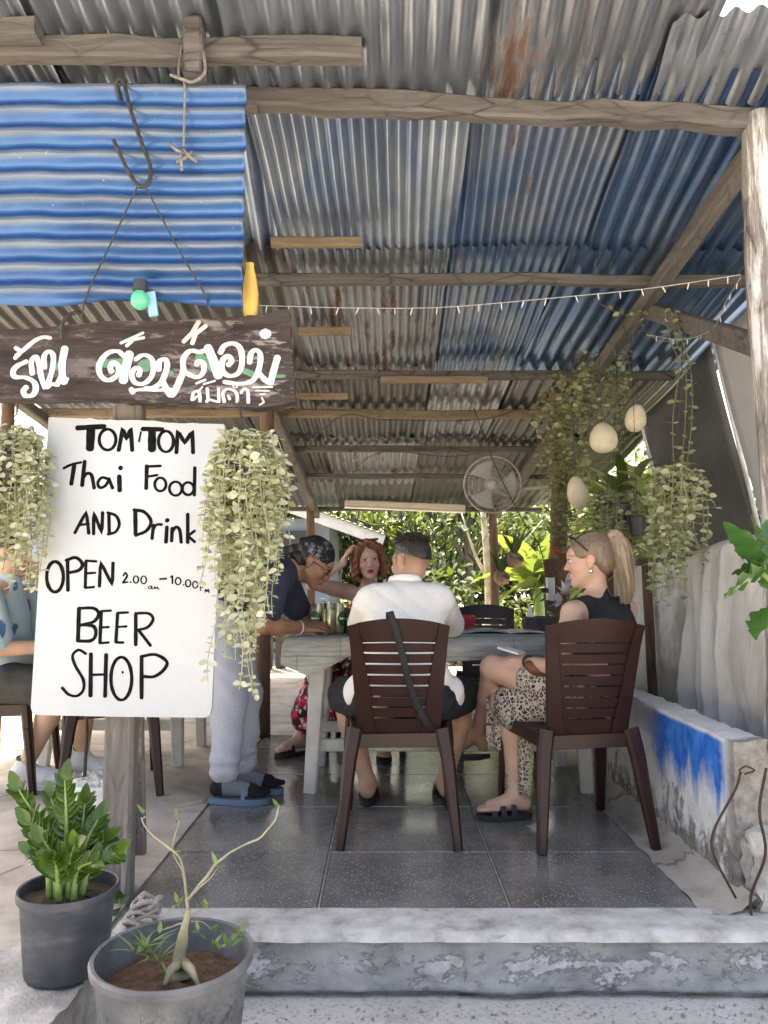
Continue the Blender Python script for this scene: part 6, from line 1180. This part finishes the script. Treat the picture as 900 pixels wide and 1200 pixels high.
    def gt(i):
        a = random.uniform(0, 6.28); q = random.uniform(.5, 1.15) if random.random() < .9 else random.uniform(1.15, 1.7); k_ = random.uniform(.75, 1.08); out = []
        for j in range(0, len(tp), 5): r_ = float(np.interp(j / (len(tp) - 1) * 5, range(6), [.012, .026, .031, .033, .026, .018])) * q; out.append(tp[min(len(tp) - 1, int(j * k_))] + V((r_ * math.cos(a + j * .02), r_ * math.sin(a + j * .02), 0)))
        return out
    hair_strands('hair_strand', gt, 1100, mp, T, .0009)
    MB().tube([root + V((.022 * math.cos(a) * .3, .022 * math.sin(a), .022 * math.cos(a))) for a in [i * .5 for i in range(14)]], .006, 6).build('hair_tie', M_blk, T)
    sg = MB(); P = [hd.w(-.078, .0, .04), hd.w(-.081, .035, .075), hd.w(-.072, .066, .103)]; sg.tube([V(p) for p in P], .0035, 6); P = [hd.w(.078, .0, .04), hd.w(.081, .035, .075), hd.w(.072, .066, .103)]; sg.tube([V(p) for p in P], .0035, 6); sg.tube(cat([V(hd.w(x, .078 - .18 * x * x, .108)) for x in (-.072, -.03, 0, .03, .072)], 5), .007, 6); sg.build('sunglasses', M_blk, T, True)
    MB().lathe([(0, -.011), (.008, -.008), (.010, 0), (.007, .008), (0, .010)], 14, hd.w(-.086, -.008, -.047)).build('earring', pmat('silver', (.8, .78, .74), (.7, .68, .64), 9, .2, .9, 0), T, True)
blonde()
bg_ = Sdf(.004); bg_.ell((.655, 3.30, .655), (.05, .07, .035), fr((-.5, .8, .2)), .01); o = bg_.mesh('leather_purse', wob(.003, 60, 50, 40), None, pmat('brown_leather', (.16, .055, .03), (.09, .03, .018), 14, .5, bump=.4)); tag(o, 'small brown leather purse on the lap of the blonde woman', 'purse')
ph = MB(); c0 = V((.575, 3.425, .715)); ph.bar(c0 + V((-.05, .05, .012)), c0 + V((.03, -.02, -.01)), .07, .009, (0, 0, 1)); tag(ph.build('phone', pmat('white_phone', (.7, .7, .7), (.6, .6, .6), 9, .25), None, 30), 'white phone held on the knee of the blonde woman', 'phone')

# ---------------- the red-haired woman behind the table
def redhead():
    T = thing('person', 'red-haired woman in a pink flowered dress with one elbow raised', 'person', (-.1, 4.85, 0)); b = Sdf(.0038)
    hd = Head(at(432, 656, 4.72), (.10, -1, -.06), (-.08, 0, 1), .97); hd.skin(b, (-.088, 4.80, 1.0), .045)
    sR, sL = V((-.235, 4.80, .965)), V((.07, 4.80, .955)); b.ell((-.085, 4.82, .85), (.13, .09, .14), k=.03); b.ell((-.09, 4.86, .56), (.14, .11, .12), k=.04); b.cone((-.085, 4.82, .84), (-.09, 4.86, .58), .09, .1, .04); b.cone((-.087, 4.81, .95), sR, .046, .046, .035); b.cone((-.087, 4.81, .95), sL, .046, .046, .035)
    eR = at(366, 684, 4.60); wR = at(402, 660, 4.66); b.chain([sR, sR.lerp(eR, .4), eR], [.048, .044, .036], .02); b.chain([eR, wR], [.035, .024], .02); hand(b, wR, (.35, .3, .8), (.6, -.1, -.2), -1, .5, .9)
    eL, wL = V((.20, 4.62, .815)), V((.03, 4.44, .80)); b.chain([sL, eL, wL], [.046, .036, .024], .02); hand(b, wL, (-.9, .2, 0), (0, 0, -1), 1, .5, .9)
    for hp_, kn_, an_, d in (((-.17, 4.84, .52), (-.36, 4.53, .49), (-.50, 4.70, .10), (-.75, -.65)), ((0, 4.84, .52), (.02, 4.50, .49), (.0, 4.60, .10), (0, -1))): b.chain([hp_, kn_], [.085, .056], .03); b.chain([kn_, tuple(V(kn_).lerp(V(an_), .35)), an_], [.052, .052, .033], .02); foot(b, an_, d, .92, .052); sole('sandal', an_, d, M_blk, T, .92, straps=[(.035, .055, .05)])
    b.mesh('body', None, hd.paint((.52, .33, .255), lips=(.30, .025, .045), brow=(.28, .12, .06), iris=(.10, .09, .07)), skinmat('redhead_skin'), T)
    t = NT('pink_floral'); co = t.co(); v = t.n('TexVoronoi', i_Scale=15.0); t.l(t.mix(.06, co, t.n('TexNoise', i_Scale=12.0).outputs['Color']), v.inputs['Vector']); c = t.ramp(v.outputs['Distance'], [(.12, (.75, .60, .62)), (.26, (.50, .03, .11)), (.42, (.36, .015, .07)), (.55, (.05, .012, .02))]); c = t.mix(t.ramp(t.noise(co, 26, 4), [(.55, 0), (.62, .8)]), c, (.78, .68, .68)); md = t.set(c, .8, 0, .2)
    c = Sdf(.0045); c.ell((-.085, 4.80, .845), (.142, .108, .10), k=.03); c.ell((-.087, 4.83, .72), (.135, .108, .15), k=.04); c.ell((-.09, 4.85, .56), (.17, .14, .11), k=.04)
    c.chain([(-.17, 4.84, .53), (-.34, 4.56, .50)], [.115, .10], .04); c.chain([(0, 4.84, .53), (.02, 4.54, .50)], [.115, .10], .04); c.chain([(-.34, 4.58, .48), (-.43, 4.66, .24)], [.105, .125], .04); c.cone((-.15, 4.56, .5), (-.25, 4.64, .26), .10, .11, .04); c.cone((.01, 4.55, .48), (-.02, 4.6, .26), .1, .11, .04)
    for x0, x1 in ((-.15, -.165), (-.02, -.01)): c.cone((x0, 4.755, .90), (x1, 4.80, 1.0), .022, .018, .015)
    c.mesh('dress', wob(.007, 36, 30, 16, 3), None, md, T)
    mr = hairmat('red_hair', (.065, .024, .012), (.145, .055, .025), (.25, .11, .05)); H = Sdf(.0035); e = lambda cc, r, sub=False, kk=.012: H.ell(hd.w(*cc), A_(r) * hd.s, hd.R, kk, sub); e((0, -.02, .04), (.088, .10, .096)); e((0, -.06, -.04), (.095, .06, .10), False, .02)
    for q in (-1, 1): H.chain([hd.w(q * .012, .062, .118), hd.w(q * .066, .060, .075), hd.w(q * .088, .040, .0), hd.w(q * .094, .028, -.06), hd.w(q * .086, .030, -.112)], [.016, .018, .020, .026, .020], .02)
    e((0, .13, -.03), (.066, .085, .092), True, .012); H.mesh('hair', lambda X, Y, Z: .003 * np.sin(110 * X + 8 * np.sin(20 * Z)) + .001 * np.sin(40 * Z + 40 * X), None, mr, T)
    def g(i):
        q = random.choice((-1, 1)); j = random.uniform(.9, 1.25); y = random.uniform(-.08, .055); w_ = random.uniform(-.01, .01); return [V(hd.w(q * .015, y * .6, .13 + w_ * .3)), V(hd.w(q * (.07 * j), y + .008, .075)), V(hd.w(q * (.085 * j) + w_, y, .0)), V(hd.w(q * (.092 * j), y * .9, -.06)), V(hd.w(q * (.085 * j) + w_, y * .9, -.125))]
    hair_strands('hair_strand', g, 1500, mr, T, .0009)
    sg = MB(); sg.tube(cat([V(hd.w(x, .060 - 3 * x * x, .127 + .0 * x)) for x in (-.065, -.03, 0, .03, .065)], 5), .007, 6); sg.build('sunglasses', pmat('brown_frame', (.06, .03, .02), (.04, .02, .015), 9, .3), T, True)
redhead()

# ---------------- the waitress bending over the table
def waitress():
    T = thing('person', 'bending waitress in a navy shirt, grey sweatpants and black bandana', 'person', (-.73, 3.8, 0)); b = Sdf(.004)
    hd = Head(at(367, 659, 3.93), (.80, -.02, -.52), (.55, 0, .83), .98); nk = V((-.475, 3.93, 1.085)); hd.skin(b, nk, .047)
    pv = V((-.81, 3.84, .89)); ch = V((-.60, 3.90, 1.03)); F2 = fr((.45, .05, -.9), (.85, .1, .45)); b.ell(ch, (.15, .10, .15), F2, .03); b.ell(pv, (.15, .12, .12), None, .04); b.cone(pv, ch, .11, .11, .04); b.cone(ch, nk, .09, .06, .04)
    sR, eR, wR = V((-.53, 3.76, 1.035)), V((-.575, 3.685, .815)), at(354, 739, 3.86); wR.z = .792; b.chain([sR, eR], [.05, .042], .02); b.chain([eR, eR.lerp(wR, .35), wR], [.042, .044, .029], .02); hand(b, wR, (.93, .30, .06), (.15, .5, -.6), 1, .38)
    sL, eL, wL = V((-.53, 4.06, 1.03)), V((-.44, 4.20, .815)), V((-.285, 4.12, .80)); b.chain([sL, eL], [.05, .04], .02); b.chain([eL, wL], [.04, .028], .02); hand(b, wL, (.9, -.2, .1), (0, -.5, -.6), -1, .4)
    legs = (((-.82, 3.76, .86), (-.735, 3.71, .46), (-.735, 3.665, .10), (1, -.06)), ((-.80, 3.92, .86), (-.70, 3.90, .46), (-.69, 3.86, .10), (1, -.18)))
    for hp_, kn_, an_, d in legs: b.chain([hp_, kn_, an_], [.08, .06, .04], .03); foot(b, an_, d, .98, .05)
    b.mesh('body', None, hd.paint((.29, .155, .095), lips=(.25, .09, .07), brow=(.03, .02, .015), iris=(.03, .02, .015), blush=(.3, .14, .09)), skinmat('tan_skin'), T)
    c = Sdf(.0045); c.ell(ch, (.185, .13, .165), F2, .04); c.ell(ch.lerp(pv, .55), (.17, .13, .16), F2, .05); c.ell(pv + V((0, 0, .01)), (.165, .15, .115), None, .05); c.cone(ch, nk + V((-.02, 0, -.012)), .12, .074, .03)
    for s_, e_ in ((sR, eR), (sL, eL)): c.cone(tuple(ch.lerp(s_, .55)), tuple(s_), .085, .075, .04); c.cone(tuple(s_), tuple(s_.lerp(e_, .66)), .076, .074, .03)
    c.mesh('shirt', wob(.006, 34, 30, 26, 5), None, pmat('navy_cloth', (.022, .026, .05), (.034, .038, .068), 6, .85, bump=.2, bscale=200), T)
    g = Sdf(.0045); g.ell((-.80, 3.84, .84), (.16, .155, .12), None, .04)
    for hp_, kn_, an_, d in legs: a3 = V(an_) + V((0, 0, .045)); g.cone(hp_, kn_, .108, .086, .035); g.cone(kn_, tuple(a3), .086, .064, .03); g.ell(tuple(a3 + V((.0, 0, .0))), (.066, .062, .026), None, .012); g.ell(tuple(a3 + V((.0, 0, .055))), (.072, .068, .024), None, .012)
    t = NT('heather_grey'); co = t.co(); t.bump(t.noise(co, 260, 3), .3, .002); mg = t.set(t.mix(t.ramp(t.noise(co, 240, 3), [(.35, 0), (.65, 1)]), (.34, .36, .41), (.44, .46, .52)), .95, 0, .15); g.mesh('trousers', wob(.009, 34, 38, 46, 4), None, mg, T)
    ms = pmat('grey_sock', (.16, .17, .19), (.12, .13, .15), 40, .95, bump=.3, bscale=300); mflip = pmat('blue_rubber', (.12, .18, .26), (.10, .15, .22), 12, .6, bump=.1)
    for hp_, kn_, an_, d in legs:
        s = Sdf(.004); foot(s, an_, d, 1.08, .054); s.cone(an_, tuple(V(an_) + V((0, 0, .07))), .042, .046, .01)
        dv = A_((d[0], d[1], 0)) / math.hypot(*d[:2]); A0 = A_(an_)
        def cf(P, A0=A0, dv=dv): tt = (P - A0) @ dv; m = ((tt > .115) | (tt < -.005))[:, None]; return np.where(m, A_((.018, .018, .02)), A_((.17, .18, .2)))
        s.mesh('sock', None, cf, vcol('sock_knit', .95, .15, 0, .3, 300), T); sole('flip_flop', an_, d, mflip, T, 1.02, .026, straps=[(.03, .018, .062)], L=.285, W=.105)
    # bandana, hair, glasses, bracelet
    mbk = hairmat('black_hair', (.008, .007, .007), (.015, .013, .012), (.035, .03, .028)); t = NT('paisley'); co = t.co(); v = t.n('TexVoronoi', i_Scale=42.0); t.l(t.mix(.06, co, t.n('TexNoise', i_Scale=22.0).outputs['Color']), v.inputs['Vector']); md = t.set(t.mix(t.math('MULTIPLY', t.ramp(v.outputs['Distance'], [(.18, 1), (.25, 0), (.36, 0), (.40, 1), (.46, 0)]), t.ramp(t.noise(co, 14, 3), [(.45, 0), (.55, 1)])), (.014, .014, .017), (.55, .55, .58)), .85, 0, .2)
    B = Sdf(.0035); B.ell(hd.w(0, -.012, .045), A_((.083, .104, .094)) * hd.s, hd.R, .01); B.cut(hd.w(0, .03, .028), -hd.R[:, 2] + .28 * hd.R[:, 1] * 0); B.ell(hd.w(0, -.10, .06), A_((.03, .03, .025)) * hd.s, hd.R, .01); B.mesh('bandana', wob(.003, 60, 50, 40), None, md, T)
    H = Sdf(.0035); H.ell(hd.w(0, -.035, .005), A_((.080, .078, .075)) * hd.s, hd.R, .01); H.chain([hd.w(0, -.07, .02), hd.w(0, -.12, -.03), hd.w(0, -.14, -.10)], [.05, .05, .03], .02); H.ell(hd.w(0, .07, -.03), A_((.10, .075, .10)) * hd.s, hd.R, .01, True)
    for q in (-1, 1): H.ell(hd.w(q * .085, .0, -.02), A_((.025, .03, .045)) * hd.s, hd.R, .006, True)
    H.mesh('hair', lambda X, Y, Z: .004 * np.sin(120 * X + 40 * Z), None, mbk, T)
    def g2(i): x = random.uniform(-.07, .07); L = random.uniform(.05, .13); return [V(hd.w(x, -.07, .02)), V(hd.w(x * 1.2, -.115, -.02)), V(hd.w(x * 1.35, -.13 - .02 * random.random(), -.04 - L * .6)), V(hd.w(x * 1.4, -.12, -.06 - L))]
    hair_strands('hair_strand', g2, 260, mbk, T, .0013)
    gl_ = MB()
    for q in (-1, 1): gl_.tube([V(hd.w(q * .032 + .022 * math.cos(a), .104 - .1 * abs(q * .032 + .022 * math.cos(a)) ** 1, .0 + .016 * math.sin(a))) for a in [k * .42 for k in range(16)]], .0022, 5); gl_.tube([V(hd.w(q * .055, .098, .004)), V(hd.w(q * .079, .04, .006)), V(hd.w(q * .081, .0, .004))], .002, 5)
    gl_.tube([V(hd.w(-.01, .105, .003)), V(hd.w(.01, .105, .003))], .002, 5); gl_.build('glasses', M_blk, T, True)
    d = (wR - eR).normalized(); q = d.to_track_quat('Z', 'Y'); c0 = wR - d * .02; MB().tube([c0 + q @ V((.034 * math.cos(a), .034 * math.sin(a), 0)) for a in [k * .4 for k in range(17)]], .0035, 6).build('bracelet', M_white, T)
waitress()

# ---------------- the person at the left edge of the frame
def left_person():
    T = thing('person', 'person in a pale blue leaf-print shirt and white sneakers at the photo edge', 'person', (-1.95, 4.0, 0)); b = Sdf(.005); hd = Head((-1.93, 3.96, 1.17), (.98, .2, -.05), (0, 0, 1), .98, False); hd.skin(b, (-1.95, 3.97, 1.03), .055); b.ell((-1.96, 3.98, .85), (.10, .15, .16), None, .03); b.ell((-1.98, 4.0, .55), (.12, .15, .13), None, .04); b.cone((-1.96, 3.98, .85), (-1.98, 4, .58), .1, .11, .04)
    for s, e, w_ in (((-1.95, 3.79, .95), (-1.86, 3.74, .70), (-1.62, 3.88, .70)), ((-1.95, 4.17, .95), (-1.85, 4.24, .72), (-1.62, 4.3, .775))): b.cone((-1.95, 3.98, .97), s, .06, .055, .04); b.chain([s, e, w_], [.05, .04, .027], .02); hand(b, w_, (.9, .2, 0), (0, 0, -1), 1, .4)
    legs = (((-1.96, 3.9, .52), (-1.60, 3.86, .49), (-1.79, 3.93, .10)), ((-1.96, 4.1, .52), (-1.58, 4.14, .49), (-1.60, 4.16, .10)))
    for h_, k_, a_ in legs: b.chain([h_, k_], [.085, .06], .03); b.chain([k_, tuple(V(k_).lerp(V(a_), .35)), a_], [.056, .056, .036], .02); foot(b, a_, (1, 0), .9, .05)
    b.mesh('body', None, hd.paint((.55, .34, .24), brow=(.06, .04, .03), stub=(.08, .06, .05)), skinmat('guest_skin'), T)
    t = NT('leaf_print'); co = t.co('Object', scale=(1, 1, .55), rot=(.4, .3, .2)); v = t.n('TexVoronoi', i_Scale=13.0); t.l(t.mix(.05, co, t.n('TexNoise', i_Scale=9.0).outputs['Color']), v.inputs['Vector']); c_ = t.mix(t.math('MULTIPLY', t.ramp(v.outputs['Distance'], [(.30, 1), (.36, 0)]), t.ramp(t.sep(v.outputs['Color'])[1], [(.45, 0), (.5, 1)])), t.ramp(t.noise(co, 4), [(.3, (.30, .42, .48)), (.7, (.42, .54, .58))]), (.06, .13, .24)); mp = t.set(c_, .8, 0, .2)
    c = Sdf(.005); c.ell((-1.96, 3.98, .86), (.13, .19, .16), None, .04); c.ell((-1.97, 3.99, .70), (.14, .185, .16), None, .05); c.ell((-1.96, 4.0, .56), (.17, .20, .11), None, .05); c.cone((-1.95, 3.98, .98), (-1.945, 3.97, 1.03), .085, .07, .03)
    for s, e in (((-1.95, 3.79, .95), (-1.86, 3.74, .70)), ((-1.95, 4.17, .95), (-1.85, 4.24, .72))): c.cone(s, tuple(V(s).lerp(V(e), .8)), .075, .08, .04)
    c.mesh('shirt', wob(.006), None, mp, T); g = Sdf(.005)
    for h_, k_, a_ in legs: g.cone(h_, tuple(V(h_).lerp(V(k_), .85)), .115, .10, .04)
    g.mesh('shorts', wob(.005), None, pmat('dark_shorts', (.03, .03, .028), (.05, .05, .045), 9, .9), T); msn = pmat('white_sneaker', (.72, .72, .72), (.62, .62, .62), 20, .6, bump=.15)
    for h_, k_, a_ in legs: s = Sdf(.004); foot(s, a_, (1, 0), 1.12, .055); s.ell((a_[0] + .12, a_[1], .05), (.09, .048, .035), None, .03); s.cone(a_, (a_[0], a_[1], a_[2] + .01), .05, .046, .02); s.cut((0, 0, .012), (0, 0, -1)); s.mesh('sneaker', None, None, msn, T); sole('shoe_sole', a_, (1, 0), M_white, T, 1.12, .024, straps=None, L=.28, W=.105); k = V(a_); MB().tube([k + V((0, 0, .04)), k + V((0, 0, .055))], .041, 16, False).build('sock_band', pmat('green_band', (.03, .2, .08), (.03, .15, .06), 9, .9), T)
    H = Sdf(.004); H.ell(hd.w(0, -.012, .05), A_((.08, .102, .09)) * hd.s, hd.R, .01); H.ell(hd.w(0, .13, -.01), (.12, .085, .10), hd.R, .01, True); H.cut(hd.w(0, 0, .0), -hd.R[:, 2] + .3 * hd.R[:, 1]); H.mesh('hair', None, None, bpy.data.materials['dark_hair'], T)
left_person()
